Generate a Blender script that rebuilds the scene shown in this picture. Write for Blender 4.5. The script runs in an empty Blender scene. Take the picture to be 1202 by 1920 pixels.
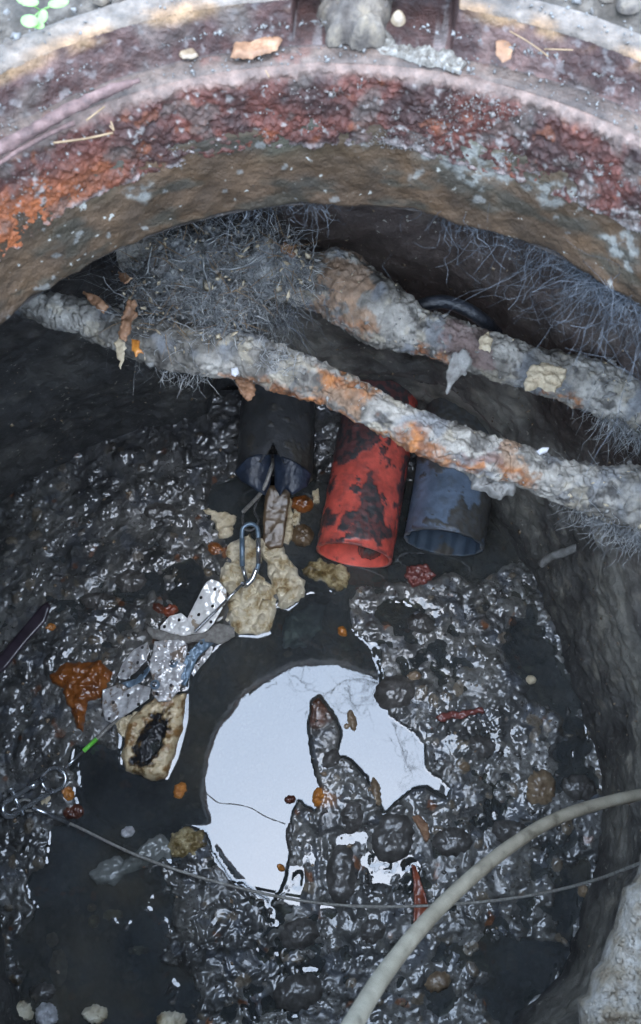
import bpy, math, random
import numpy as np
from mathutils import Vector
sc = bpy.context.scene
col = sc.collection
rng = np.random.default_rng(7)
random.seed(7)
R_ = math.radians

# ------------------------------------------------------------------ camera
CX, CY, CH = -.007, -.112, .529
TILT = R_(19.2)
cam_d = bpy.data.cameras.new('camera')
cam = bpy.data.objects.new('camera', cam_d); col.objects.link(cam)
cam.location = (CX, CY, CH); cam.rotation_euler = (TILT, 0, 0)
cam_d.sensor_fit = 'VERTICAL'; cam_d.sensor_height = 24; cam_d.sensor_width = 24
cam_d.lens = 24 * 1705 / 1920
cam_d.clip_start = .02; cam_d.clip_end = 200
cam_d.dof.use_dof = True; cam_d.dof.focus_distance = 1.3; cam_d.dof.aperture_fstop = 11
sc.camera = cam

# ------------------------------------------------------------------ sky and sun
w = bpy.data.worlds.new('World'); sc.world = w; w.use_nodes = True
nt = w.node_tree; nt.nodes.clear()
out = nt.nodes.new('ShaderNodeOutputWorld'); bg = nt.nodes.new('ShaderNodeBackground')
sky = nt.nodes.new('ShaderNodeTexSky'); sky.sky_type = 'NISHITA'; sky.sun_disc = False
SUN_EL, SUN_AZ = R_(76), R_(165)
sky.sun_elevation = SUN_EL; sky.sun_rotation = SUN_AZ; sky.dust_density = 4; sky.air_density = 1.0
mixc = nt.nodes.new('ShaderNodeMixRGB'); mixc.inputs[0].default_value = .82
tc = nt.nodes.new('ShaderNodeTexCoord'); nz = nt.nodes.new('ShaderNodeTexNoise')
nz.inputs['Scale'].default_value = 2.2; nz.inputs['Detail'].default_value = 5
rp = nt.nodes.new('ShaderNodeValToRGB')
rp.color_ramp.elements[0].position = .3; rp.color_ramp.elements[0].color = (4.4, 6.4, 9.3, 1)
rp.color_ramp.elements[1].position = .7; rp.color_ramp.elements[1].color = (5.1, 7.0, 9.7, 1)
nt.links.new(tc.outputs['Generated'], nz.inputs['Vector']); nt.links.new(nz.outputs['Fac'], rp.inputs['Fac'])
nt.links.new(sky.outputs[0], mixc.inputs[1]); nt.links.new(rp.outputs[0], mixc.inputs[2])
nt.links.new(mixc.outputs[0], bg.inputs[0]); nt.links.new(bg.outputs[0], out.inputs[0])
bg.inputs[1].default_value = .145
sd = bpy.data.lights.new('sun', 'SUN'); sd.energy = .5; sd.angle = R_(90); sd.color = (1, .985, .965)
so = bpy.data.objects.new('sun', sd); col.objects.link(so)
sdir = Vector((math.sin(SUN_AZ) * math.cos(SUN_EL), math.cos(SUN_AZ) * math.cos(SUN_EL), math.sin(SUN_EL)))
so.rotation_euler = sdir.to_track_quat('Z', 'Y').to_euler(); so.location = (0, 0, 6)
sc.view_settings.view_transform = 'Standard'; sc.view_settings.look = 'None'
sc.view_settings.gamma = 1; sc.view_settings.use_curve_mapping = False
sc.view_settings.exposure = 2.5

# ------------------------------------------------------------------ maths helpers
def P(x, y, z):
    """point of the place seen at photo position x, y when it lies at height z"""
    X = x - 601; Y = 960 - y; f = 1705
    dy = Y * math.cos(TILT) + f * math.sin(TILT); dz = Y * math.sin(TILT) - f * math.cos(TILT)
    t = (z - CH) / dz
    return (CX + X * t, CY + dy * t, z)
def PP(pts, z): return [P(a, b, z) for a, b in pts]
def topx(X, Y, Z):
    dx = X - CX; dy = Y - CY; dz = Z - CH
    u = dy * math.cos(TILT) + dz * math.sin(TILT); fw = dy * math.sin(TILT) - dz * math.cos(TILT)
    return 601 + 1705 * dx / fw, 960 - 1705 * u / fw

def _h(ix, iy, iz, s):
    n = (ix.astype(np.uint32) * np.uint32(374761393) + iy.astype(np.uint32) * np.uint32(668265263)
         + iz.astype(np.uint32) * np.uint32(2147483647) + np.uint32((s * 974711 + 12345) & 0xffffffff))
    n = (n ^ (n >> np.uint32(13))) * np.uint32(1274126177)
    n = (n ^ (n >> np.uint32(16))) * np.uint32(2246822519)
    return n ^ (n >> np.uint32(13))
def perlin(x, y, z=0., s=0):
    x, y, z = np.broadcast_arrays(np.asarray(x, float), np.asarray(y, float), np.asarray(z, float))
    ix = np.floor(x).astype(np.int64); iy = np.floor(y).astype(np.int64); iz = np.floor(z).astype(np.int64)
    fx, fy, fz = x - ix, y - iy, z - iz
    u, v, q = [f * f * f * (f * (f * 6 - 15) + 10) for f in (fx, fy, fz)]
    r = 0
    for dx in (0, 1):
        for dy in (0, 1):
            for dz in (0, 1):
                h = _h(ix + dx, iy + dy, iz + dz, s)
                gx = ((h & np.uint32(1023)).astype(float) / 511.5 - 1)
                gy = (((h >> np.uint32(10)) & np.uint32(1023)).astype(float) / 511.5 - 1)
                gz = (((h >> np.uint32(20)) & np.uint32(1023)).astype(float) / 511.5 - 1)
                d = gx * (fx - dx) + gy * (fy - dy) + gz * (fz - dz)
                r = r + d * (u if dx else 1 - u) * (v if dy else 1 - v) * (q if dz else 1 - q)
    return r * 1.3
def fbm(x, y, z=0., f=1., o=4, s=0, g=.5):
    r = 0; a = 1
    for i in range(o):
        r = r + a * perlin(x * f, y * f, np.asarray(z) * f, s + i * 17); a *= g; f *= 2.03
    return r
def sst(x, a, b):
    t = np.clip((x - a) / (b - a), 0, 1); return t * t * (3 - 2 * t)
def sdist(px, py, poly):
    """signed distance (inside > 0) and nearest point on the polygon"""
    best = np.full(px.shape, 1e18); nx = np.zeros(px.shape); ny = np.zeros(px.shape)
    ins = np.zeros(px.shape, bool); n = len(poly)
    for i in range(n):
        ax, ay = poly[i][:2]; bx, by = poly[(i + 1) % n][:2]
        ex, ey = bx - ax, by - ay; L = ex * ex + ey * ey + 1e-18
        t = np.clip(((px - ax) * ex + (py - ay) * ey) / L, 0, 1)
        qx, qy = ax + t * ex, ay + t * ey; d = (px - qx) ** 2 + (py - qy) ** 2
        m = d < best; best = np.where(m, d, best); nx = np.where(m, qx, nx); ny = np.where(m, qy, ny)
        if ay != by:
            c = ((ay > py) != (by > py)) & (px < (bx - ax) * (py - ay) / (by - ay) + ax); ins ^= c
    return np.where(ins, 1, -1) * np.sqrt(best), nx, ny
def roughen(poly, amp, step, s=0):
    o = []; n = len(poly)
    for i in range(n):
        a = np.array(poly[i][:2]); b = np.array(poly[(i + 1) % n][:2]); L = np.linalg.norm(b - a)
        k = max(1, int(L / step)); nr = np.array([-(b - a)[1], (b - a)[0]]) / (L + 1e-12)
        for j in range(k):
            p = a + (b - a) * j / k
            d = amp * float(fbm(p[0] / (step * 3), p[1] / (step * 3), 3.3, 1, 3, s)) * 1.6
            o.append(tuple(p + nr * d))
    return o
def catmull(pts, n=8):
    p = [np.array(q, float) for q in pts]; p = [2 * p[0] - p[1]] + p + [2 * p[-1] - p[-2]]; o = []
    for i in range(1, len(p) - 2):
        for j in range(n):
            t = j / n
            o.append(.5 * ((2 * p[i]) + (-p[i - 1] + p[i + 1]) * t + (2 * p[i - 1] - 5 * p[i] + 4 * p[i + 1] - p[i + 2]) * t * t
                           + (-p[i - 1] + 3 * p[i] - 3 * p[i + 1] + p[i + 2]) * t ** 3))
    o.append(p[-2]); return np.array(o)

# ------------------------------------------------------------------ object helpers
def tag(o, label=None, cat=None, group=None, kind=None):
    if label: o['label'] = label
    if cat: o['category'] = cat
    if group: o['group'] = group
    if kind: o['kind'] = kind
    return o
def thing(name, loc, label, cat, group=None):
    o = bpy.data.objects.new(name, None); col.objects.link(o); o.location = loc; o.empty_display_size = .02
    return tag(o, label, cat, group)
def meshobj(name, V, Fq, mat, parent=None, smooth=True, colr=None, tris=None, origin=None):
    """V (n,3) world coordinates; Fq list/array of quads or mixed faces"""
    V = np.asarray(V, float)
    if origin is None:
        origin = np.array([(V[:, 0].min() + V[:, 0].max()) / 2, (V[:, 1].min() + V[:, 1].max()) / 2, V[:, 2].min()])
    origin = np.array(origin, float)
    me = bpy.data.meshes.new(name)
    L = V - origin
    if isinstance(Fq, np.ndarray):
        n, k = Fq.shape
        me.vertices.add(len(L)); me.vertices.foreach_set('co', L.astype(np.float32).ravel())
        me.loops.add(n * k); me.loops.foreach_set('vertex_index', Fq.astype(np.int32).ravel())
        me.polygons.add(n); me.polygons.foreach_set('loop_start', np.arange(0, n * k, k, dtype=np.int32))
        me.update(calc_edges=True)
    else:
        me.from_pydata(L.tolist(), [], [list(f) for f in Fq])
    me.validate()
    if smooth: me.polygons.foreach_set('use_smooth', np.ones(len(me.polygons), bool))
    if colr is not None:
        ca = me.color_attributes.new('Col', 'FLOAT_COLOR', 'POINT')
        c4 = np.ones((len(V), 4), np.float32); c4[:, :3] = np.clip(colr, 0, 1); ca.data.foreach_set('color', c4.ravel())
    me.materials.append(mat)
    o = bpy.data.objects.new(name, me); col.objects.link(o)
    if parent is not None:
        pw = np.array(parent.location); q = parent.parent
        while q is not None: pw = pw + np.array(q.location); q = q.parent
        o.parent = parent; o.location = tuple(origin - pw)
    else: o.location = tuple(origin)
    return o
def gridfaces(n, m, wrap_n=False, wrap_m=False):
    i = np.arange(n if wrap_n else n - 1)[:, None]; j = np.arange(m if wrap_m else m - 1)[None, :]
    a = i * m + j; b = ((i + 1) % n) * m + j; c = ((i + 1) % n) * m + (j + 1) % m; d = i * m + (j + 1) % m
    return np.stack([a, b, c, d], -1).reshape(-1, 4)
def tube_geo(path, rad, seg=12, disp=None, cap=True):
    p = np.asarray(path, float); n = len(p); rad = np.broadcast_to(np.asarray(rad, float), (n,))
    t = np.gradient(p, axis=0); t /= np.linalg.norm(t, axis=1)[:, None] + 1e-12
    up = np.array([0, 0, 1.]) if abs(t[0][2]) < .9 else np.array([1., 0, 0])
    a = np.linspace(0, 2 * np.pi, seg, endpoint=False); rings = []; u = None
    for i in range(n):
        if u is None: u = up - t[i] * up.dot(t[i])
        else: u = u - t[i] * u.dot(t[i])
        u = u / (np.linalg.norm(u) + 1e-12); v = np.cross(t[i], u)
        rings.append(p[i] + rad[i] * (np.cos(a)[:, None] * u + np.sin(a)[:, None] * v))
    V = np.array(rings)
    if disp is not None:
        nr = V - p[:, None, :]; nr /= np.linalg.norm(nr, axis=2)[..., None] + 1e-12
        V = V + nr * disp(V[..., 0], V[..., 1], V[..., 2], nr)[..., None]
    F = gridfaces(n, seg, False, True); Vf = V.reshape(-1, 3)
    if cap:
        F = F.tolist(); F.append(list(range(seg))[::-1]); F.append([(n - 1) * seg + k for k in range(seg)])
    return Vf, F
def tube(name, path, rad, mat, parent=None, seg=10, disp=None, cap=True):
    V, F = tube_geo(path, rad, seg, disp, cap); return meshobj(name, V, F, mat, parent)
def torus_path(c, r1, r2, ax1, ax2, n=28, a0=0, a1=2 * math.pi):
    c = np.array(c); ax1 = np.array(ax1, float); ax2 = np.array(ax2, float)
    A = np.linspace(a0, a1, n); return np.array([c + r1 * math.cos(a) * ax1 + r2 * math.sin(a) * ax2 for a in A])

def blob(name, px, z, thick, mat, parent=None, edge=.25, rough=.0, noise=.0, nf=120, res=None, slope=(0, 0), bend=None,
         holes=None, top=None, s=0, under=.3, crumple=0, world=False, colf=None, sink=0, sharp=0):
    """a lump or sheet with its own thickness from an outline; edge = rounding width as a share of the half width"""
    poly = [p[:2] for p in (px if world else PP(px, z))]
    a = np.array(poly); sz = max(np.ptp(a[:, 0]), np.ptp(a[:, 1]))
    if res is None: res = max(sz / 46, .0009)
    rough = min(rough, sz * .05)
    if rough: poly = roughen(poly, rough, max(sz / 24, res * 1.5), s)
    a = np.array(poly); x0, y0 = a.min(0) - res; x1, y1 = a.max(0) + res
    nx = int((x1 - x0) / res) + 2; ny = int((y1 - y0) / res) + 2
    X, Y = np.meshgrid(x0 + np.arange(nx) * res, y0 + np.arange(ny) * res, indexing='ij')
    sdv, qx, qy = sdist(X, Y, poly); mx = sdv.max(); o_ = sdv < 0
    X = np.where(o_, qx, X); Y = np.where(o_, qy, Y); sdv = np.where(o_, 0, sdv)
    t = np.clip(sdv / (mx * edge + 1e-9), 0, 1); pr = np.sqrt(1 - (1 - t) ** 2)
    xc, yc = a.mean(0)
    nzv = fbm(X, Y, z, nf, 4, s)
    if sharp: nzv = nzv * (1 - sharp) + sharp * (np.abs(fbm(X, Y, z + 5, nf * .6, 3, s + 9)) * 2 - .4)
    if crumple: bend_ = bend; bend = lambda x_, y_: (bend_(x_, y_) if bend_ else 0) + crumple * (np.abs(fbm(x_, y_, z, 38, 2, s + 3)) + .4 * fbm(x_, y_, z, 90, 2, s + 4))
    base = z + slope[0] * (X - xc) + slope[1] * (Y - yc) + (bend(X - xc, Y - yc) if bend is not None else 0)
    Zt = base + pr * (thick + noise * nzv) + (top(X, Y, pr) if top is not None else 0)
    Zb = base - pr * thick * under - sink - 1e-4
    inside = ~o_
    if holes:
        for hx, hy, hr in holes:
            wx, wy, _ = P(hx, hy, z); inside &= ((X - wx) ** 2 + (Y - wy) ** 2) > hr * hr
        keepcell = inside[:-1, :-1] & inside[1:, :-1] & inside[1:, 1:] & inside[:-1, 1:]
        orig_o = o_
        hole = np.zeros_like(o_)
        for hx, hy, hr in holes:
            wx, wy, _ = P(hx, hy, z); hole |= ((X - wx) ** 2 + (Y - wy) ** 2) <= hr * hr
        anyin = (~orig_o)[:-1, :-1] | (~orig_o)[1:, :-1] | (~orig_o)[1:, 1:] | (~orig_o)[:-1, 1:]
        anyhole = hole[:-1, :-1] | hole[1:, :-1] | hole[1:, 1:] | hole[:-1, 1:]
        cell = anyin & ~anyhole
    else:
        cell = inside[:-1, :-1] | inside[1:, :-1] | inside[1:, 1:] | inside[:-1, 1:]
    F = gridfaces(nx, ny)[cell.ravel()]
    V = np.concatenate([np.stack([X, Y, Zt], -1).reshape(-1, 3), np.stack([X, Y, Zb], -1).reshape(-1, 3)])
    F = np.concatenate([F, F[:, ::-1] + nx * ny])
    used = np.unique(F); mp = np.zeros(len(V), int); mp[used] = np.arange(len(used))
    V = V[used]; F = mp[F]
    c = colf(V[:, 0], V[:, 1], V[:, 2]) if colf is not None else None
    return meshobj(name, V, F, mat, parent, colr=c)

# ------------------------------------------------------------------ materials
def nodes(name):
    m = bpy.data.materials.new(name); m.use_nodes = True; t = m.node_tree
    b = t.nodes['Principled BSDF']; return m, t, b
def coords(t):
    g = t.nodes.new('ShaderNodeNewGeometry'); return g.outputs['Position']
def noise_n(t, vec, scale, detail=4, rough=.55):
    n = t.nodes.new('ShaderNodeTexNoise'); n.inputs['Scale'].default_value = scale; n.inputs['Detail'].default_value = detail
    n.inputs['Roughness'].default_value = rough; t.links.new(vec, n.inputs['Vector']); return n.outputs['Fac']
def ramp(t, fac, stops):
    r = t.nodes.new('ShaderNodeValToRGB'); e = r.color_ramp.elements
    while len(e) < len(stops): e.new(.5)
    for k, (p, c) in enumerate(stops): e[k].position = p; e[k].color = (*c, 1) if len(c) == 3 else c
    t.links.new(fac, r.inputs['Fac']); return r.outputs['Color']
def bumpn(t, b, hs, dist=.001, strength=1.):
    prev = None
    for h, st, ds in hs:
        n = t.nodes.new('ShaderNodeBump'); n.inputs['Strength'].default_value = st; n.inputs['Distance'].default_value = ds
        t.links.new(h, n.inputs['Height'])
        if prev is not None: t.links.new(prev, n.inputs['Normal'])
        prev = n.outputs['Normal']
    t.links.new(prev, b.inputs['Normal'])
    return prev
def mat(name, stops, scale=60, detail=6, rough=(.5, .8), bump=(300, .5, .001), coat=0, coat_r=.08, metal=0, vcol=False, coat_ior=1.6,
        speck=None, ior=1.5, trans=0, sss=0, bump2=None, coat_bump=None):
    m, t, b = nodes(name); v = coords(t); n = noise_n(t, v, scale, detail, .6)
    c = ramp(t, n, stops)
    if vcol:
        a = t.nodes.new('ShaderNodeVertexColor'); a.layer_name = 'Col'
        mx = t.nodes.new('ShaderNodeMixRGB'); mx.blend_type = 'MULTIPLY'; mx.inputs[0].default_value = 1
        t.links.new(a.outputs['Color'], mx.inputs[1]); t.links.new(c, mx.inputs[2]); c = mx.outputs[0]
    if speck:
        sscale, thr, scol = speck
        n2 = noise_n(t, v, sscale, 3, .6); f = ramp(t, n2, [(thr, (0, 0, 0)), (min(thr + .04, 1), (1, 1, 1))])
        mx = t.nodes.new('ShaderNodeMixRGB'); t.links.new(f, mx.inputs[0]); t.links.new(c, mx.inputs[1]); mx.inputs[2].default_value = (*scol, 1); c = mx.outputs[0]
    t.links.new(c, b.inputs['Base Color'])
    n3 = noise_n(t, v, scale * 1.7, 4); mr = t.nodes.new('ShaderNodeMapRange')
    mr.inputs[1].default_value = .3; mr.inputs[2].default_value = .7; mr.inputs[3].default_value = rough[0]; mr.inputs[4].default_value = rough[1]
    t.links.new(n3, mr.inputs[0]); t.links.new(mr.outputs[0], b.inputs['Roughness'])
    hs = [(noise_n(t, v, bump[0], 5, .65), bump[1], bump[2])]
    if bump2: hs.append((noise_n(t, v, bump2[0], 4, .6), bump2[1], bump2[2]))
    nn = bumpn(t, b, hs)
    b.inputs['Metallic'].default_value = metal; b.inputs['IOR'].default_value = ior
    b.inputs['Coat Weight'].default_value = coat; b.inputs['Coat Roughness'].default_value = coat_r; b.inputs['Coat IOR'].default_value = coat_ior
    if coat_bump:
        n_ = t.nodes.new('ShaderNodeBump'); n_.inputs['Strength'].default_value = coat_bump[1]; n_.inputs['Distance'].default_value = coat_bump[2]
        t.links.new(noise_n(t, v, coat_bump[0], 2, .4), n_.inputs['Height']); nn = n_.outputs['Normal']
    if coat: t.links.new(nn, b.inputs['Coat Normal'])
    if trans: b.inputs['Transmission Weight'].default_value = trans
    return m
G = lambda a: (a, a, a)
WHITE2 = [(.3, G(.72)), (.55, G(1.)), (.75, G(1.25))]
M = {}
M['mud'] = mat('wet_mud', [(.3, G(.5)), (.5, G(1.)), (.72, G(1.6))], 75, 9, (.3, .6), (420, .6, .0012), coat=1, coat_r=.09, vcol=True, coat_ior=1.65, bump2=(150, .6, .003), coat_bump=(230, .22, .0012))
M['silt'] = mat('stony_concrete', [(.3, G(.5)), (.5, G(1.)), (.7, G(1.5))], 30, 11, (.55, .85), (260, .5, .0012), vcol=True, bump2=(70, .8, .006), speck=(120, .665, (.3, .28, .24)))
M['iron'] = mat('rusty_iron', [(.3, G(.55)), (.5, G(1.)), (.7, G(1.6))], 130, 8, (.42, .75), (520, .9, .0012), vcol=True, bump2=(190, .8, .002))
M['crust'] = mat('dried_crust', [(.28, G(.5)), (.5, G(1.)), (.72, G(1.5))], 75, 9, (.6, .9), (340, .9, .0015), vcol=True, bump2=(110, .7, .003))
M['soil'] = mat('gritty_soil', [(.3, (.03, .024, .017)), (.5, (.065, .052, .04)), (.7, (.15, .125, .1))], 120, 9, (.7, .95), (400, .9, .002))
M['foam'] = mat('rotten_cream_foam', [(.3, (.16, .085, .025)), (.4, (.4, .31, .17)), (.5, (.62, .55, .40)), (.75, (.75, .70, .57))], 38, 7, (.45, .8), (260, .8, .002), coat=.25)
M['foam_dry'] = mat('cream_foam', [(.3, (.38, .29, .16)), (.5, (.6, .51, .35)), (.75, (.74, .66, .5))], 60, 6, (.6, .9), (300, .6, .0015))
M['foam_rot'] = mat('mossy_foam', [(.3, (.03, .022, .008)), (.45, (.16, .11, .035)), (.58, (.4, .33, .18)), (.75, (.55, .48, .33))], 55, 7, (.3, .7), (240, .9, .002), coat=.5)
M['slime'] = mat('orange_brown_slime', [(.3, (.12, .035, .008)), (.55, (.24, .075, .014)), (.8, (.36, .13, .03))], 60, 5, (.25, .45), (150, .5, .002), coat=.8, coat_r=.08)
M['orange'] = mat('orange_clay', [(.3, (.28, .09, .012)), (.6, (.5, .19, .03)), (.8, (.6, .28, .06))], 90, 5, (.35, .6), (200, .5, .002), coat=.6)
M['maroon'] = mat('dark_red_slime', [(.3, (.05, .015, .01)), (.7, (.14, .045, .025))], 60, 5, (.2, .5), (200, .3, .001), coat=.8)
M['galv'] = mat('galvanised_steel', [(.3, (.25, .23, .22)), (.5, (.5, .5, .51)), (.7, (.72, .72, .72))], 70, 6, (.28, .5), (300, .15, .0006), metal=.1, coat=1, coat_r=.2, coat_ior=1.9, speck=(48, .56, (.24, .19, .15)))
M['galv_b'] = mat('bright_zinc_strip', [(.3, (.62, .62, .6)), (.6, (.85, .85, .84)), (.8, (.9, .9, .9))], 60, 5, (.3, .45), (300, .12, .0005), metal=0, coat=1, coat_r=.2, coat_ior=2.0, speck=(45, .64, (.36, .29, .22)))
M['steel_blue'] = mat('bluish_steel', [(.3, (.09, .14, .2)), (.6, (.2, .28, .36)), (.8, (.4, .47, .52))], 60, 5, (.3, .5), (300, .15, .0005), metal=.4)
M['bolt'] = mat('zinc_bolt', [(.3, (.35, .37, .4)), (.7, (.62, .64, .66))], 50, 4, (.15, .32), (200, .1, .0004), metal=.85)
M['wire'] = mat('grey_wire_rope', [(.3, (.2, .19, .17)), (.7, (.42, .41, .38))], 220, 4, (.35, .6), (900, .7, .0012), metal=.3)
M['wire_dk'] = mat('dark_wet_rope', [(.3, (.02, .022, .025)), (.7, (.12, .12, .12))], 220, 4, (.2, .4), (900, .7, .0012), coat=.6)
M['beige'] = mat('beige_cable_sheath', [(.3, (.09, .078, .055)), (.42, (.19, .168, .125)), (.7, (.29, .262, .2))], 45, 6, (.5, .75), (900, .5, .001), bump2=(240, .4, .001))
M['green_tape'] = mat('green_tape', [(.3, (.12, .5, .05)), (.7, (.2, .68, .09))], 60, 3, (.35, .5), (200, .1, .0005))
M['blackp'] = mat('black_plastic', [(.3, (.008, .012, .022)), (.6, (.022, .034, .06)), (.8, (.045, .065, .1))], 35, 5, (.4, .55), (70, .5, .003), coat=.15, coat_r=.3)
M['duct'] = mat('duct_plastic', WHITE2, 45, 7, (.3, .6), (260, .5, .001), vcol=True, coat=.25, coat_r=.15)
M['film'] = mat('translucent_film', [(.3, (.12, .13, .12)), (.7, (.2, .21, .2))], 25, 4, (.12, .3), (60, .6, .004), coat=.9)
M['brownw'] = mat('brown_wet_wood', [(.3, (.05, .03, .014)), (.55, (.13, .085, .045)), (.75, (.17, .12, .075))], 45, 5, (.35, .6), (160, .4, .002), coat=.5)
M['purple'] = mat('dark_purple_strip', [(.3, (.02, .013, .02)), (.7, (.045, .03, .045))], 40, 5, (.3, .5), (160, .3, .001), coat=.4)
M['leafred'] = mat('red_brown_leaf', [(.3, (.14, .03, .015)), (.6, (.33, .08, .035)), (.8, (.45, .16, .08))], 70, 5, (.35, .6), (240, .5, .0012), coat=.6)
M['leafbrown'] = mat('tan_dead_leaf', [(.3, (.12, .06, .03)), (.55, (.25, .13, .07)), (.8, (.42, .28, .17))], 90, 5, (.55, .8), (260, .6, .001))
M['palechip'] = mat('pale_cream_chip', [(.3, (.32, .25, .16)), (.6, (.48, .4, .28)), (.8, (.58, .52, .4))], 110, 6, (.6, .9), (350, .8, .0015))
M['greyflake'] = mat('grey_flake', [(.3, (.12, .11, .1)), (.6, (.24, .235, .22)), (.8, (.36, .35, .32))], 110, 6, (.6, .9), (350, .8, .0015))
M['whitechip'] = mat('white_lime_chip', [(.3, (.32, .32, .33)), (.7, (.6, .6, .62))], 140, 4, (.5, .8), (400, .5, .001))
M['palelime'] = mat('crumbly_lime', [(.3, (.06, .048, .038)), (.5, (.16, .14, .115)), (.72, (.34, .31, .27))], 240, 8, (.7, .95), (500, 1., .0015))
M['limegrit'] = mat('lime_grit', [(.25, (.06, .045, .035)), (.5, (.14, .12, .105)), (.75, (.3, .27, .25))], 160, 4, (.35, .7), (400, .5, .001), coat=.3)
M['stone'] = mat('wet_grey_stone', [(.3, (.035, .033, .03)), (.55, (.085, .08, .075)), (.78, (.17, .16, .15))], 70, 8, (.3, .6), (300, .6, .001), coat=.7, coat_r=.1, coat_ior=1.7)
M['stone_tan'] = mat('wet_tan_stone', [(.3, (.11, .07, .04)), (.6, (.26, .19, .12)), (.8, (.38, .3, .2))], 70, 8, (.3, .6), (300, .6, .001), coat=.6)
M['stone_dry'] = mat('dry_grey_stone', [(.3, (.09, .08, .07)), (.5, (.16, .15, .14)), (.75, (.26, .25, .23))], 110, 8, (.6, .9), (350, .9, .001))
M['soilstone'] = mat('dirty_stone', [(.3, (.04, .03, .024)), (.47, (.085, .068, .055)), (.6, (.15, .12, .09)), (.8, (.26, .2, .13))], 80, 9, (.6, .9), (350, 1., .0015))
M['brick'] = mat('wet_red_chip', [(.3, (.12, .03, .025)), (.7, (.26, .075, .06))], 60, 6, (.4, .6), (240, .5, .001), coat=.5)
M['rootbark'] = mat('reddish_bark', [(.3, (.05, .028, .024)), (.55, (.13, .075, .065)), (.8, (.22, .14, .12))], 130, 7, (.6, .9), (380, .9, .0015))
M['fibre'] = mat('grey_root_fibre', [(.3, (.09, .095, .1)), (.5, (.25, .255, .255)), (.75, (.55, .54, .5))], 90, 3, (.5, .8), (300, .2, .001))
M['fibre_dk'] = mat('dark_root_fibre', [(.3, (.03, .034, .04)), (.55, (.09, .1, .115)), (.8, (.26, .27, .28))], 60, 3, (.5, .8), (300, .2, .001))
M['straw'] = mat('dry_straw', [(.3, (.14, .085, .04)), (.7, (.3, .2, .11))], 90, 3, (.6, .8), (300, .2, .001))
M['green'] = mat('young_leaf_green', [(.3, (.13, .26, .06)), (.7, (.22, .4, .12))], 160, 4, (.4, .6), (300, .4, .0006))
M['bark'] = mat('tree_bark', [(.3, (.03, .026, .022)), (.7, (.09, .08, .07))], 40, 5, (.7, .9), (80, .8, .004))
M['seep'] = mat('black_rubber', [(.3, (.008, .009, .013)), (.7, (.03, .035, .045))], 50, 4, (.35, .5), (120, .8, .003), coat=.3, coat_r=.3)
# no glossy wet skin where the mud lies under water
t = M['mud'].node_tree; b = t.nodes['Principled BSDF']; sp = t.nodes.new('ShaderNodeSeparateXYZ'); t.links.new(coords(t), sp.inputs[0])
mr = t.nodes.new('ShaderNodeMapRange'); mr.inputs[1].default_value = -.9022; mr.inputs[2].default_value = -.9012; t.links.new(sp.outputs[2], mr.inputs[0])
t.links.new(mr.outputs[0], b.inputs['Coat Weight']); mr2 = t.nodes.new('ShaderNodeMath'); mr2.operation = 'MULTIPLY'; mr2.inputs[1].default_value = .5
t.links.new(mr.outputs[0], mr2.inputs[0]); t.links.new(mr2.outputs[0], b.inputs['Specular IOR Level'])
nn_ = noise_n(t, coords(t), 17, 4, .6); mr = t.nodes.new('ShaderNodeMapRange'); mr.inputs[1].default_value = .38; mr.inputs[2].default_value = .62
mr.inputs[3].default_value = .07; mr.inputs[4].default_value = .34; t.links.new(nn_, mr.inputs[0]); t.links.new(mr.outputs[0], b.inputs['Coat Roughness'])
# murky water: see-through with suspended silt, shiny oily top
m, t, b = nodes('murky_water'); t.nodes.remove(b); M['water'] = m
o_ = t.nodes['Material Output']; v = coords(t)
tr = t.nodes.new('ShaderNodeBsdfTransparent'); tr.inputs[0].default_value = (.62, .62, .52, 1)
df = t.nodes.new('ShaderNodeBsdfDiffuse')
c = ramp(t, noise_n(t, v, 7, 5, .6), [(.3, (.04, .045, .05)), (.52, (.066, .075, .08)), (.75, (.11, .1, .078))]); t.links.new(c, df.inputs[0])
m1 = t.nodes.new('ShaderNodeMixShader'); mr = t.nodes.new('ShaderNodeMapRange'); mr.inputs[1].default_value = .3; mr.inputs[2].default_value = .7
mr.inputs[3].default_value = .42; mr.inputs[4].default_value = .78
t.links.new(noise_n(t, v, 11, 4), mr.inputs[0]); t.links.new(mr.outputs[0], m1.inputs[0]); t.links.new(tr.outputs[0], m1.inputs[1]); t.links.new(df.outputs[0], m1.inputs[2])
gl = t.nodes.new('ShaderNodeBsdfGlossy'); gl.inputs['Roughness'].default_value = .012; gl.inputs[0].default_value = (.97, .98, 1, 1)
fr = t.nodes.new('ShaderNodeFresnel'); fr.inputs[0].default_value = 1.77
bp = t.nodes.new('ShaderNodeBump'); bp.inputs['Strength'].default_value = .25; bp.inputs['Distance'].default_value = .0006
t.links.new(noise_n(t, v, 24, 2, .4), bp.inputs['Height']); t.links.new(bp.outputs[0], gl.inputs['Normal'])
m2 = t.nodes.new('ShaderNodeMixShader'); t.links.new(fr.outputs[0], m2.inputs[0]); t.links.new(m1.outputs[0], m2.inputs[1]); t.links.new(gl.outputs[0], m2.inputs[2])
t.links.new(m2.outputs[0], o_.inputs['Surface'])

def mixc3(a, b_, f):
    f = np.asarray(f)[..., None]; return np.asarray(a) * (1 - f) + np.asarray(b_) * f

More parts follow.
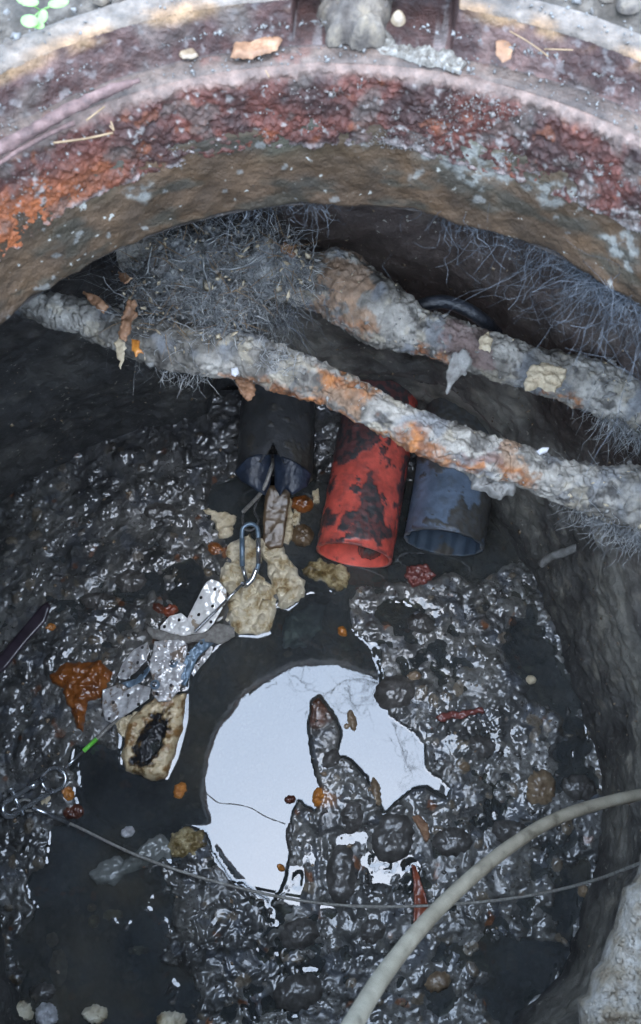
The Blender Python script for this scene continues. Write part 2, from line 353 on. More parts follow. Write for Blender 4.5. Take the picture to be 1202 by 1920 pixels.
# ------------------------------------------------------------------ chamber
WL = -.902                                   # water level
OUT = [(.26, -.369), (.332, -.302), (.389, -.183), (.416, -.071), (.409, .022), (.391, .095), (.366, .188), (.338, .267), (.308, .33),
       (.25, .41), (.15, .49), (0, .525), (-.156, .555), (-.283, .54), (-.425, .482), (-.547, .395), (-.60, .28), (-.58, .1), (-.52, -.08),
       (-.47, -.218), (-.438, -.322), (-.36, -.45), (-.2, -.53), (0, -.53), (.15, -.46)]
oc = catmull(OUT + OUT[:1], 40)[:-1]
n = len(oc); zs = np.linspace(-.97, .01, 196)
cx, cy = -.08, .04
X = np.repeat(oc[:, 0][:, None], len(zs), 1); Y = np.repeat(oc[:, 1][:, None], len(zs), 1); Z = np.repeat(zs[None], n, 0)
rr = np.hypot(X - cx, Y - cy)
dsp = .012 * fbm(X, Y, Z, 7, 4, 3) + .004 * fbm(X, Y, Z, 45, 3, 4) - .007 * np.abs(fbm(X, Y, Z * .5, 14, 3, 8))
X2 = X + (X - cx) / rr * dsp; Y2 = Y + (Y - cy) / rr * dsp
# dark niche from which the ducts come
Xn = X + .02 * fbm(X, Y, Z, 12, 3, 5); Zn = Z + .018 * fbm(X, Y, Z, 14, 3, 6) - .09 * (X - .05)
Y2 = Y2 + .068 * sst(Xn, -.20, -.175) * sst(-Xn, -.275, -.25) * sst(-Zn, .655, .668) * (Y > .3)
a = fbm(X, Y, Z, 6, 4, 20); b2 = fbm(X, Y, Z, 30, 4, 21)
C = mixc3((.12, .115, .105), (.25, .235, .2), sst(a, -.4, .5)); C = mixc3(C, (.34, .31, .25), sst(b2, .25, .6) * .6)
C = mixc3(C, (.035, .032, .03), sst(fbm(X, Y, Z * .35, 12, 3, 25), .1, .5) * .7)
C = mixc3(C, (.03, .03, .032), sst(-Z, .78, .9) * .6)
C = mixc3(C, (.06, .04, .034), sst(Z, -.62, -.40) * .85)  # shade of the upper cavity painted into the wall colour
C = mixc3(C, (.04, .042, .045), sst(-X2, -.02, .18) * .75)  # left half darkened in colour as well, standing in for shade
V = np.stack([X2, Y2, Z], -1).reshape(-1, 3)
tag(meshobj('chamber_wall', V, gridfaces(n, len(zs), True, False), M['silt'], colr=C.reshape(-1, 3)), 'damp stained concrete wall of the round chamber, shade painted into its top and left', kind='structure')
WALLV = V.copy()
V_ = [(-1, -1, -.968), (1, -1, -.968), (1, 1, -.968), (-1, 1, -.968), (-1, -1, -1.05), (1, -1, -1.05), (1, 1, -1.05), (-1, 1, -1.05)]
tag(meshobj('chamber_floor', V_, [(0, 1, 2, 3), (7, 6, 5, 4), (0, 4, 5, 1), (1, 5, 6, 2), (2, 6, 7, 3), (3, 7, 4, 0)], M['silt'], smooth=False, colr=np.full((8, 3), .08)), 'concrete floor slab under the mud', kind='structure')
# roof slab underside
r0 = np.linspace(0, 1, 16); A = np.linspace(0, 2 * np.pi, 180, endpoint=False)
Aa, Rr = np.meshgrid(A, r0, indexing='ij')
rr = .303 + Rr * .42; X = rr * np.cos(Aa); Y = rr * np.sin(Aa); Z = -.004 - .012 * np.abs(fbm(X, Y, 0, 20, 3, 30)) * (Rr > 0)
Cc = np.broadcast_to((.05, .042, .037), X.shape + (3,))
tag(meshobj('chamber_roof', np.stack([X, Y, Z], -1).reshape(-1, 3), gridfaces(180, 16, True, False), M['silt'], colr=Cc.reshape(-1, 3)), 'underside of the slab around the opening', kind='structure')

# ------------------------------------------------------------------ bed of mud (heightfield) and water
S = .0017
gx = np.arange(-.61, .435, S); gy = np.arange(-.56, .60, S)
X, Y = np.meshgrid(gx, gy, indexing='ij')
PXX, PYY = topx(X, Y, np.full(X.shape, WL))
wx_ = PXX + 26 * fbm(X, Y, 1.1, 14, 4, 40) ; wy_ = PYY + 26 * fbm(X, Y, 7.7, 14, 4, 44)
def inp(poly, soft=14, warp=1.):
    dd, _, _ = sdist(PXX + (wx_ - PXX) * warp, PYY + (wy_ - PYY) * warp, poly); return sst(dd, -soft, soft)
def inp0(poly, soft=5, w=.25): return inp(poly, soft, w)
water_main = inp0([(450, 1180), (520, 1140), (600, 1112), (650, 1105), (655, 1180), (690, 1215), (712, 1262), (708, 1300), (725, 1345), (775, 1370), (798, 1400), (800, 1440),
                   (842, 1478), (838, 1500), (800, 1475), (775, 1478), (745, 1500), (715, 1525), (708, 1500), (700, 1490), (685, 1460), (660, 1428), (634, 1420), (640, 1370), (625, 1335), (600, 1306),
                   (584, 1318), (580, 1360), (584, 1410), (590, 1450), (600, 1475), (590, 1520), (560, 1500), (548, 1530), (540, 1600), (528, 1660), (505, 1692), (470, 1672),
                   (430, 1650), (400, 1600), (385, 1560), (340, 1545), (310, 1550), (230, 1560), (170, 1530),
                   (150, 1470), (160, 1400), (230, 1440), (285, 1465), (310, 1460), (345, 1345), (352, 1260), (400, 1215)], 7)
lowpool = inp([(90, 1545), (150, 1515), (230, 1560), (340, 1540), (320, 1590), (270, 1625), (340, 1670), (300, 1710), (350, 1760), (300, 1810), (380, 1845), (330, 1885), (410, 1940), (60, 1960), (15, 1890), (80, 1840), (45, 1780), (120, 1710), (65, 1640)], 34, 2.2)
water_main = np.maximum(water_main, lowpool)
pools = np.maximum.reduce([
    inp([(560, 960), (600, 900), (940, 900), (950, 1040), (900, 1065), (780, 1090), (700, 1095), (600, 1090)], 10, .3),
    inp([(225, 1320), (360, 1290), (360, 1460), (230, 1470)], 10, .3),
    inp([(955, 1165), (1000, 1150), (1050, 1230), (1075, 1330), (1040, 1350), (985, 1310), (960, 1240)]) * .6,
    inp([(1050, 1350), (1100, 1370), (1118, 1440), (1120, 1480), (1070, 1470), (1035, 1410)]) * .6,
    inp([(925, 1770), (1000, 1740), (1060, 1790), (1010, 1870), (940, 1920), (900, 1900)]) * .65,
    inp([(1060, 1640), (1110, 1600), (1100, 1700), (1060, 1790), (1035, 1750)]) * .6,
    inp([(770, 1025), (900, 1040), (930, 1000), (960, 1050), (900, 1080), (790, 1075)]),
    inp([(700, 1120), (760, 1140), (780, 1170), (730, 1190), (690, 1170)]) * .5,
    inp([(395, 900), (600, 870), (620, 1040), (660, 1100), (560, 1130), (470, 1050), (380, 960)]),
    inp([(0, 1880), (60, 1860), (60, 1930), (0, 1930)]),
    inp([(90, 1110), (180, 1090), (300, 1060), (390, 1040), (400, 1090), (300, 1120), (200, 1140), (100, 1160)]) * .55,
    inp([(150, 1390), (230, 1400), (240, 1460), (150, 1470)]) * .7,
    inp([(290, 1120), (380, 1080), (410, 1190), (330, 1190)]) * .7,
])
small = inp([(10, 1700), (70, 1640), (60, 1800), (40, 1880), (0, 1880)])
def pebbles(X, Y, cell, s, cover=1.):
    u, v_ = X / cell, Y / cell; iu = np.floor(u).astype(np.int64); iv = np.floor(v_).astype(np.int64)
    best = np.zeros(X.shape); idv = np.zeros(X.shape)
    for a_ in (-1, 0, 1):
        for b_ in (-1, 0, 1):
            h = _h(iu + a_, iv + b_, iu * 0, s); jx = (h & np.uint32(255)) / 255.; jy = ((h >> np.uint32(8)) & np.uint32(255)) / 255.
            rr_ = .28 + .42 * ((h >> np.uint32(16)) & np.uint32(255)) / 255.; an = ((h >> np.uint32(20)) & np.uint32(255)) / 40.; on = ((h >> np.uint32(24)) & np.uint32(255)) / 255. < cover
            dx = u - (iu + a_ + jx); dy = v_ - (iv + b_ + jy); p_ = dx * np.cos(an) + dy * np.sin(an); q_ = (-dx * np.sin(an) + dy * np.cos(an)) * 1.45
            hh = np.where(on, rr_ * np.sqrt(np.clip(1 - (p_ * p_ + q_ * q_) / rr_ ** 2, 0, 1)), 0); m_ = hh > best; best = np.where(m_, hh, best); idv = np.where(m_, jx, idv)
    return best, idv
wa = X + .002 * fbm(X, Y, 0, 120, 2, 31); wb = Y + .002 * fbm(X, Y, 0, 120, 2, 32)
pb1, id1 = pebbles(wa, wb, .0085, 5, .8); pb2, id2 = pebbles(wa, wb, .019, 6, .5); pb3, id3 = pebbles(wa, wb, .042, 7, .28)
wr1 = X + .012 * fbm(X, Y, 0, 25, 2, 57); wr2 = Y + .012 * fbm(X, Y, 0, 25, 2, 58)
n1 = fbm(X, Y, 0, 9, 2, 50); n2 = fbm(wr1, wr2, 0, 34, 2, 51, .45); n3 = fbm(wr1, wr2, 0, 88, 2, 52, .45); n4 = np.abs(fbm(X, Y, 0, 60, 2, 53)); n5 = fbm(X, Y, 0, 260, 1, 54)
gritty = sst(fbm(X, Y, 0, 11, 3, 59), -.25, .3)
peb = (.0026 * pb1 + .0055 * pb2 + .0065 * pb3) * (.45 + .55 * gritty)
land = .0035 + .0045 * n1 + .0048 * n2 + .0009 * n3 + (.0002 + .0005 * gritty) * n5 + peb
left = sst(-PXX, -420, -340) * sst(PYY, 880, 960)
land = land + .0022 * left
# gritty ripples slope up towards the far wall on the left
land = land - .001
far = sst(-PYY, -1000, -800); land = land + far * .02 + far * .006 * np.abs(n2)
# tongue of mud that splits the pool
tong = inp0([(584, 1312), (600, 1306), (632, 1345), (642, 1365), (636, 1400), (660, 1435), (700, 1475), (705, 1540), (600, 1560), (560, 1530), (600, 1470), (590, 1410), (580, 1360)], 6)
bump = .005 * tong
H = land + bump
wm = np.clip(np.maximum(water_main, pools), 0, 1)
deep = -.016 - .012 * water_main + .012 * n1 + .008 * n2 + .003 * n3
shallow = -.006 + .004 * n1 + .005 * n2 + .003 * n3
H = H * (1 - wm) + wm * np.where(water_main > .3, deep, shallow)
# low rubble islands inside the dark lower-left pool
isl = inp([(375, 1660), (430, 1640), (470, 1700), (540, 1700), (600, 1720), (600, 1925), (390, 1925), (365, 1800)])
H = H * (1 - isl * .9) + (.002 + .004 * n1 + .006 * n2 + .005 * n3) * isl * .9
isl2 = inp([(390, 1640), (420, 1650), (470, 1760), (440, 1800), (380, 1720)]); H = H + isl2 * .004
murk = inp([(200, 1640), (300, 1660), (380, 1700), (370, 1800), (330, 1920), (250, 1880), (180, 1760)], 50, 2); H = H + murk * (.016 + .016 * n2 + .004 * n3)
# stone ridges worn along the flow
H = H + .003 * inp([(550, 1530), (700, 1520), (700, 1700), (540, 1700)]) * np.abs(perlin(X * 60, Y * 12, 0, 70)) * 2
def blur(f, r):
    kx = np.fft.fftfreq(f.shape[0], S)[:, None]; ky = np.fft.rfftfreq(f.shape[1], S)[None, :]
    return np.fft.irfft2(np.fft.rfft2(f) * np.exp(-2 * (math.pi * r) ** 2 * (kx ** 2 + ky ** 2)), s=f.shape)
# a skin of water lies in the hollows: fill them towards a smoothed surface
fl = blur(H, .0065) - .0007 + .0012 * fbm(X, Y, 0, 40, 2, 68); e_ = .0005; ww = sst(fbm(X, Y, 0, 13, 3, 69), -.5, .15)
H = H * (1 - ww) + ww * (e_ * np.logaddexp(H / e_, fl / e_))
H = H + np.where(H > 0, 0, 0)
ZM = WL + H
a = fbm(X, Y, 0, 12, 4, 60); b2 = fbm(X, Y, 0, 45, 4, 61); c2 = fbm(X, Y, 0, 26, 4, 62)
C = mixc3((.05, .052, .052), (.15, .147, .135), sst(a, -.4, .45)); C = mixc3(C, (.17, .165, .145), sst(b2, .2, .6) * .7)
C = mixc3(C, (.095, .108, .13), sst(c2, .1, .5) * .7)
C = mixc3(C, (.10, .075, .035), sst(fbm(X, Y, 0, 15, 4, 64), .25, .55) * .5 * (H < .003))
rust = sst(fbm(X, Y, 0, 28, 3, 66), .52, .66); C = mixc3(C, (.22, .075, .02), rust * .8)
C = mixc3(C, (.13, .045, .018), inp0([(575, 1300), (610, 1300), (625, 1345), (600, 1365), (580, 1350)], 8, .5) * .8)
C = mixc3(C, (.35, .15, .05), inp0([(573, 1480), (600, 1470), (632, 1490), (620, 1520), (585, 1515)], 8, .8) * .8)
tone = .75 + .6 * (id1 * (pb1 > .1) * .5 + id2 * (pb2 > .1) * .5) ; C = C * tone[..., None]
C = mixc3(C, (.2, .15, .09), ((id2 > .86) & (pb2 > .12)) * .55); C = mixc3(C, (.22, .2, .17), ((id1 > .9) & (pb1 > .15)) * .5)
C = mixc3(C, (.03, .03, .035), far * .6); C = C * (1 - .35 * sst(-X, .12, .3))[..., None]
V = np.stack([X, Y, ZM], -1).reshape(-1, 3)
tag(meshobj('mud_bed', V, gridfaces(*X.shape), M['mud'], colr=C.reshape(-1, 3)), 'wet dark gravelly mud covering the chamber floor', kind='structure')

# outlines of things that stand in the water, for the rim of water that climbs them
OBJ = {}
OBJ['foam_a'] = [(415, 1050), (432, 1020), (470, 1000), (492, 1030), (485, 1070), (522, 1110), (517, 1150), (505, 1185), (482, 1192), (440, 1190), (425, 1165), (430, 1120), (410, 1095)]
OBJ['foam_b'] = [(478, 1022), (495, 1012), (522, 1016), (545, 1055), (571, 1090), (570, 1120), (540, 1142), (524, 1136), (510, 1095), (498, 1060)]
OBJ['foam_f'] = [(562, 1064), (600, 1050), (640, 1058), (657, 1075), (650, 1104), (628, 1112), (600, 1092), (570, 1082)]
OBJ['foam_g'] = [(240, 1360), (262, 1330), (292, 1308), (350, 1300), (347, 1350), (328, 1420), (310, 1460), (285, 1466), (238, 1446), (229, 1420)]
OBJ['foam_h'] = [(318, 1562), (345, 1550), (385, 1558), (390, 1585), (365, 1610), (325, 1607), (316, 1585)]
WS = .0022
gx = np.arange(-.61, .43, WS); gy = np.arange(-.56, .60, WS)
X, Y = np.meshgrid(gx, gy, indexing='ij'); ii = np.clip(((X + .61) / S).astype(int), 0, ZM.shape[0] - 1); jj = np.clip(((Y + .56) / S).astype(int), 0, ZM.shape[1] - 1)
dep = np.clip(WL - ZM[ii, jj], 0, 1)
Zw = WL + .0016 * np.exp(-dep / .0022)
for k, pl in OBJ.items():
    dd, _, _ = sdist(X, Y, PP(pl, WL)); Zw = Zw + .0007 * np.exp(-np.clip(-dd, 0, 1) / .0026)
keep = (ZM[ii, jj] < WL + .004)
kc = keep[:-1, :-1] | keep[1:, :-1] | keep[1:, 1:] | keep[:-1, 1:]
F = gridfaces(*X.shape)[kc.ravel()]; V = np.stack([X, Y, Zw], -1).reshape(-1, 3)
used = np.unique(F); mp = np.zeros(len(V), int); mp[used] = np.arange(len(used))
tag(meshobj('water', V[used], mp[F], M['water']), 'shallow murky water mirroring the bright sky', kind='structure')

# ------------------------------------------------------------------ iron frame and collar round the opening
aa = np.concatenate([np.linspace(R_(14), R_(166), 1050, endpoint=False), np.linspace(R_(166), R_(374), 240, endpoint=False)])
def prof(pts, k):
    p = np.array(pts, float); s_ = np.concatenate([[0], np.cumsum(np.hypot(*np.diff(p, axis=0).T))]); u = np.linspace(0, s_[-1], k)
    return np.interp(u, s_, p[:, 0]), np.interp(u, s_, p[:, 1])
# concrete collar
pr, pz = prof([(.312, -.008), (.304, -.004), (.300, .002), (.3, .045), (.3005, .075), (.305, .08)], 52)
A, Rr = np.meshgrid(aa, pr, indexing='ij'); Z = np.repeat(pz[None], len(aa), 0)
X = np.cos(A); Y = np.sin(A)
dsp = .003 * fbm(X * .3, Y * .3, Z, 9, 3, 80) + .0012 * fbm(X * .3, Y * .3, Z, 60, 4, 81)
lowc = sst(-Z, -.012, .0); dsp = dsp + lowc * .004 * fbm(X * .3, Y * .3, 0, 30, 3, 82)
RR = Rr + dsp; X3, Y3 = RR * X, RR * Y
q, r = topx(X3, Y3, Z); q = q + 22 * fbm(X3, Y3, Z, 40, 4, 83); r = r + 22 * fbm(X3, Y3, Z, 40, 4, 84)
lime = np.maximum.reduce([sst(sdist(q, r, p)[0], -6, 8) for p in (
    [(750, 255), (860, 262), (960, 310), (1080, 345), (1150, 400), (1080, 385), (1030, 392), (960, 345), (900, 360), (850, 320), (770, 300)],
    [(1125, 440), (1202, 420), (1210, 515), (1150, 490)], [(230, 350), (280, 345), (265, 378), (235, 375)], [(780, 310), (800, 330), (775, 350)], [(650, 262), (700, 265), (690, 278), (660, 276)])])
sp = sst(fbm(X3, Y3, Z, 130, 3, 85), -.05, .2)
C = mixc3((.05, .029, .014), (.075, .043, .022), sst(fbm(X3, Y3, Z, 12, 4, 86), -.4, .4)); C = mixc3(C, (.035, .03, .02), sst(fbm(X3, Y3, Z * 2, 22, 4, 87), .05, .5) * .8)
gr = sst(Z, .04, .07) * sst(fbm(X3, Y3, Z, 20, 3, 88), -.3, .3); C = mixc3(C, (.06, .055, .034), gr * .6)
C = mixc3(C, (.2, .19, .165), lime * (sp * .75 + .1)); C = mixc3(C, (.2, .19, .17), sst(fbm(X3, Y3, Z, 90, 2, 89), .58, .66) * .6)
tag(meshobj('concrete_collar', np.stack([X3, Y3, Z], -1).reshape(-1, 3), gridfaces(len(aa), len(pr), True, False), M['silt'], colr=C.reshape(-1, 3)),
    'smooth brown concrete collar under the rusty iron ring', 'collar')
# frame
fr_ = thing('manhole_frame', (0, 0, .05), 'round rusty cast iron manhole frame with worn pale rims', 'manhole frame')
def ringpart(name, pts, k, fn, edge_fn=None):
    pr, pz = prof(pts, k); A, Rr = np.meshgrid(aa, pr, indexing='ij'); Z = np.repeat(pz[None], len(aa), 0); X = np.cos(A); Y = np.sin(A)
    T = np.repeat(np.linspace(0, 1, k)[None], len(aa), 0)
    RR, ZZ, C = fn(A, Rr, Z, X, Y, T)
    return meshobj(name, np.stack([RR * X, RR * Y, ZZ], -1).reshape(-1, 3), gridfaces(len(aa), k, True, False), M['iron'], fr_, colr=C.reshape(-1, 3))
RUST_D, RUST_M, RUST_O, PINK = (.042, .018, .014), (.095, .029, .019), (.27, .075, .020), (.15, .1, .078)
def f_skirt(A, Rr, Z, X, Y, T):
    x, y = X * .3, Y * .3
    low = .0605 + .004 * fbm(x, y, 0, 16, 3, 90) + .0025 * fbm(x, y, 0, 60, 3, 91) + .010 * sst(-np.degrees(A), -112, -150) * -.4
    q1, _ = topx(x, y, .06 + 0 * x); low = low + np.interp(q1, [0, 150, 300, 450, 600, 750, 900, 1050, 1202], [-.008, -.002, -.001, 0, 0, .002, -.006, -.006, -.001])
    ZZ = low + (Z - .06) * (.114 - low) / .054 * 1.0; ZZ = np.where(Z > .113, Z, ZZ)
    d = .0024 * fbm(x, y, ZZ, 50, 3, 92) + .0022 * fbm(x, y, ZZ, 130, 3, 93) + .0022 * np.abs(fbm(x, y, ZZ, 230, 2, 94))
    RR = Rr - .0015 - d * sst(1 - T, 0, .15)
    lft = sst(-q1, -330, -20) * sst(-ZZ, -.100, -.075)
    C = mixc3(RUST_D, RUST_M, sst(fbm(x, y, ZZ, 30, 4, 95), -.3, .35)); C = mixc3(C, RUST_O, np.clip(lft * 1. + .35 * sst(fbm(x, y, ZZ, 60, 3, 96), .3, .5), 0, 1) * .8)
    C = mixc3(C, (.085, .068, .055), sst(fbm(x, y, ZZ, 45, 4, 97), .12, .45) * .6)
    edge = sst(-(ZZ - low), -.006, -.0005); C = mixc3(C, (.24, .2, .18), edge * sst(fbm(x, y, ZZ, 90, 3, 98), -.1, .2) * .8)
    pale = sst(fbm(x, y, ZZ, 190, 3, 99) + .3 * sst(q1, 650, 1000) * sst(-ZZ, -.10, -.07), .42, .6); C = mixc3(C, (.22, .19, .17), pale * .8)
    C = mixc3(C, PINK, sst(ZZ, .108, .114) * .9)
    return RR, ZZ, C
ringpart('inner_skirt', [(.308, .056), (.3015, .059), (.301, .062), (.302, .09), (.304, .108), (.3065, .1133), (.3095, .1152), (.314, .1150)], 74, f_skirt)
def f_lip(A, Rr, Z, X, Y, T):
    x, y = X * .31, Y * .31
    d = .0012 * fbm(X * Rr, Y * Rr, Z, 22, 3, 100) + .0005 * fbm(X * Rr, Y * Rr, Z, 160, 3, 101)
    C = mixc3((.055, .038, .030), (.115, .08, .062), sst(fbm(X * Rr, Y * Rr, Z, 25, 4, 102), -.4, .4)); C = mixc3(C, RUST_M, sst(fbm(X * Rr, Y * Rr, Z, 40, 3, 103), .25, .5) * .5)
    C = mixc3(C, (.06, .045, .04), sst(T, .8, 1))
    return Rr, Z + d, C
ringpart('seat', [(.3085, .1150), (.311, .1165), (.3185, .117), (.3205, .117)], 22, f_lip)
def notch(A):
    d = np.degrees(A); return sst(d, 77.5, 78.6) * sst(-d, -94.3, -93.2)
def f_wall(A, Rr, Z, X, Y, T):
    d = .0016 * fbm(X * Rr, Y * Rr, Z, 50, 4, 104) + .0008 * fbm(X * Rr, Y * Rr, Z, 170, 3, 105)
    n_ = notch(A); RR = Rr - d + n_ * .03 * sst(T, 0, .2)
    C = mixc3(RUST_D, (.10, .055, .045), sst(fbm(X * Rr, Y * Rr, Z, 35, 4, 106), -.2, .35)); C = mixc3(C, (.19, .165, .155), sst(fbm(X * Rr, Y * Rr, Z, 150, 3, 107), .25, .5) * .5)
    C = mixc3(C, (.22, .13, .065), sst(T, .7, .95) * sst(fbm(X * Rr, Y * Rr, Z, 30, 3, 108), -.2, .3))
    C = mixc3(C, (.11, .09, .072), sst(fbm(X * Rr, Y * Rr, Z, 16, 3, 109), .1, .4) * .5)
    return RR, Z, C
ringpart('recess_wall', [(.3195, .1165), (.3215, .118), (.3265, .132), (.3292, .1385), (.330, .1405)], 40, f_wall)
def f_rim(A, Rr, Z, X, Y, T):
    d = .0010 * fbm(X * Rr, Y * Rr, Z, 20, 3, 110) + .0004 * fbm(X * Rr, Y * Rr, Z, 150, 3, 111); n_ = notch(A)
    RR = np.where(T < .5, np.minimum(Rr + n_ * .03, .3465), Rr)
    C = mixc3((.09, .067, .05), (.165, .13, .102), sst(fbm(X * Rr, Y * Rr, Z, 22, 4, 112), -.4, .4)); C = mixc3(C, (.26, .15, .075), sst(-T, -.4, -.05) * sst(fbm(X * Rr, Y * Rr, Z, 25, 3, 113), -.2, .3) * .8)
    C = mixc3(C, (.08, .06, .05), sst(T, .88, 1))
    return RR, Z + d, C
ringpart('outer_rim', [(.3298, .140), (.331, .1418), (.334, .1425), (.344, .143), (.347, .1415), (.348, .136)], 30, f_rim)

# ground outside
rad = np.concatenate([np.linspace(.3465, .62, 120), np.geomspace(.65, 60, 26)]); A = np.linspace(0, 2 * np.pi, 420, endpoint=False)
Aa, Rr = np.meshgrid(A, rad, indexing='ij'); X, Y = Rr * np.cos(Aa), Rr * np.sin(Aa)
am = sst(Rr, .347, .37) * np.clip(1.2 - Rr, 0.15, 1)
Z = .1335 + am * (.008 * fbm(X, Y, 0, 14, 4, 120) + .003 * fbm(X, Y, 0, 60, 4, 121) + .004)
tag(meshobj('ground', np.stack([X, Y, Z], -1).reshape(-1, 3), gridfaces(420, len(rad), True, False), M['soil']), 'grey gritty soil around the iron frame', kind='structure')

# white lime grit stuck on the skirt and its lower edge
def chips(name, pts, sizes, mt, parent=None, kind='stuff', flat=.6):
    base = np.array([(1, 0, 0), (-1, 0, 0), (0, 1, 0), (0, -1, 0), (0, 0, 1), (0, 0, -1)], float)
    f8 = np.array([(0, 2, 4), (2, 1, 4), (1, 3, 4), (3, 0, 4), (2, 0, 5), (1, 2, 5), (3, 1, 5), (0, 3, 5)])
    Vs = []; Fs = []
    for i, (p, s_) in enumerate(zip(pts, sizes)):
        q = rng.normal(size=(3, 3)); u, _, _ = np.linalg.svd(q)
        b = (base * rng.uniform(.6, 1.3, (6, 1)) * s_ * np.array([1, rng.uniform(.6, 1), flat * rng.uniform(.5, 1)])) @ u
        Vs.append(b + p); Fs.append(f8 + 6 * i)
    o = meshobj(name, np.concatenate(Vs), np.concatenate(Fs), mt, parent, smooth=False)
    if kind: o['kind'] = kind
    return o
pts = []; sz = []
while len(pts) < 4200:
    a = R_(rng.uniform(20, 160)); z = .058 + .055 * rng.power(1) ** 1.0
    x, y = .3 * math.cos(a), .3 * math.sin(a); qx, _ = topx(x, y, z)
    wgt = (.25 + .75 * (qx > 620)) * (.35 + .65 * math.exp(-(z - .058) / .012)) * (float(fbm(x, y, z, 35, 2, 130)) > .08)
    if rng.random() < wgt: pts.append((x * .9985, y * .9985, z)); sz.append(rng.gamma(1.5, .0003) + .0002)
chips('lime_grit', pts, sz, M['limegrit'], fr_, flat=.5)
pts = []; sz = []
for i in range(1500):
    a = R_(rng.uniform(25, 155)); r_, z = [(.3055 + rng.uniform(0, .016), .1185), (.3245 + rng.uniform(-.003, .003), .1285), (.331 + rng.uniform(0, .016), .1435)][int(rng.choice(3, p=[.35, .45, .2]))]
    if float(fbm(math.cos(a) * .3, math.sin(a) * .3, 0, 40, 2, 131)) > -.1: pts.append((r_ * math.cos(a), r_ * math.sin(a), z)); sz.append(rng.gamma(2, .00035) + .0003)
chips('rim_grit', pts, sz, M['stone_dry'], fr_)

# ------------------------------------------------------------------ pipes of the chamber crossing below the opening
def strands(name, starts, dirs, lens, rad, mt, parent=None, sag=.3, segs=6, wob=.5):
    Vs = []; Fs = []; base = 0
    a3 = np.array([0, 2.094, 4.189])
    radv = np.broadcast_to(np.asarray(rad, float).reshape(-1), (len(starts),))
    for st, d, L, rad in zip(starts, dirs, lens, radv):
        p = np.array(st, float); d = np.array(d, float); d /= np.linalg.norm(d) + 1e-9; pts = [p.copy()]
        for k in range(segs):
            d = d + rng.normal(size=3) * wob * .5 + np.array([0, 0, -sag * .5]); d /= np.linalg.norm(d); p = p + d * L / segs; pts.append(p.copy())
        pts = np.array(pts); n_ = len(pts); r_ = max(rad, .00012) * rng.uniform(.6, 1.5) * np.linspace(1, .35, n_)
        u = np.cross(d, [0, 0, 1.]) + 1e-6; u /= np.linalg.norm(u); v = np.cross(d, u)
        ring = pts[:, None, :] + r_[:, None, None] * (np.cos(a3)[None, :, None] * u + np.sin(a3)[None, :, None] * v)
        Vs.append(ring.reshape(-1, 3)); Fs.append(gridfaces(n_, 3, False, True) + base); base += n_ * 3
    return meshobj(name, np.concatenate(Vs), np.concatenate(Fs), mt, parent)
def crust_disp(amp, s):
    def f(x, y, z, nr):
        return amp * (.5 * fbm(x, y, z, 14, 3, s) + .4 * fbm(x, y, z, 42, 4, s + 3) + .3 * fbm(x, y, z, 130, 3, s + 5) - .55 * np.exp(-(fbm(x, y, z, 34, 3, s + 7) / .07) ** 2) * (fbm(x, y, z, 20, 2, s + 8) > -.1) * .6)
    return f
def crusted(name, pxs, label, s, orange_polys, pink_polys=(), tan_polys=()):
    cen = [P(a, b, z) for a, b, z, w_ in pxs]; path = catmull(cen, 60)
    wr = []
    for a, b, z, w_ in pxs:
        p = P(a, b, z); dist = (p[1] - CY) * math.sin(TILT) - (z - CH) * math.cos(TILT); wr.append(w_ / 1705 * dist / 2)
    rad = catmull([(q, 0, 0) for q in wr], 60)[:, 0]
    V, F = tube_geo(path, rad * .87, 128, crust_disp(.0085, s))
    x, y, z = V.T; q, r = topx(x, y, z); qw = q + 34 * fbm(x, y, z, 50, 4, s + 20, .65); rw = r + 34 * fbm(x, y, z, 40, 4, s + 22)
    C = mixc3((.115, .105, .09), (.31, .29, .255), sst(fbm(x, y, z, 16, 4, s + 30), -.35, .35)); C = mixc3(C, (.13, .14, .155), sst(fbm(x, y, z, 22, 3, s + 31), .05, .4) * .7)
    C = mixc3(C, (.05, .045, .04), sst(fbm(x, y, z, 50, 4, s + 32), .22, .5) * .8); C = mixc3(C, (.32, .28, .21), sst(fbm(x, y, z, 35, 4, s + 33), .28, .5) * .6)
    for pl in tan_polys: C = mixc3(C, (.23, .145, .09), sst(sdist(qw, rw, pl)[0], -6, 8) * .85)
    for pl in pink_polys: C = mixc3(C, (.15, .10, .09), sst(sdist(qw, rw, pl)[0], -6, 8) * .8)
    for pl in orange_polys: C = mixc3(C, mixc3((.17, .06, .02), (.32, .12, .032), sst(fbm(x, y, z, 70, 3, s + 41), -.3, .3)), sst(sdist(qw, rw, pl)[0], -12, 14) * .92 * sst(fbm(x, y, z, 60, 3, s + 40), -.5, .0))
    mid = P(*pxs[len(pxs) // 2][:3]); rt_ = thing(name, mid, label, 'pipe'); meshobj('crusted_body', V, F, M['crust'], rt_, colr=C)
    sel = rng.choice(len(V), 900); sel = [k for k in sel if V[k][2] > np.interp(V[k][0], path[:, 0], path[:, 2]) - .004 and float(fbm(*V[k], 40, 2, s + 50)) > -.1]
    chips('crust_flakes', [V[k] for k in sel], rng.gamma(2, .0009, len(sel)) + .0007, M['greyflake'], rt_, flat=.35)
    sel = sel[::3]; chips('pale_crumbs', [V[k] for k in sel], rng.gamma(2, .0006, len(sel)) + .0005, M['palechip'], rt_, flat=.5)
    q = strands('bristles', [V[k] for k in sel], rng.normal(size=(len(sel), 3)) + [0, 0, .4], rng.uniform(.004, .014, len(sel)), .00025, M['fibre'], rt_, .05, 4, .5); q['kind'] = 'stuff'
    return rt_
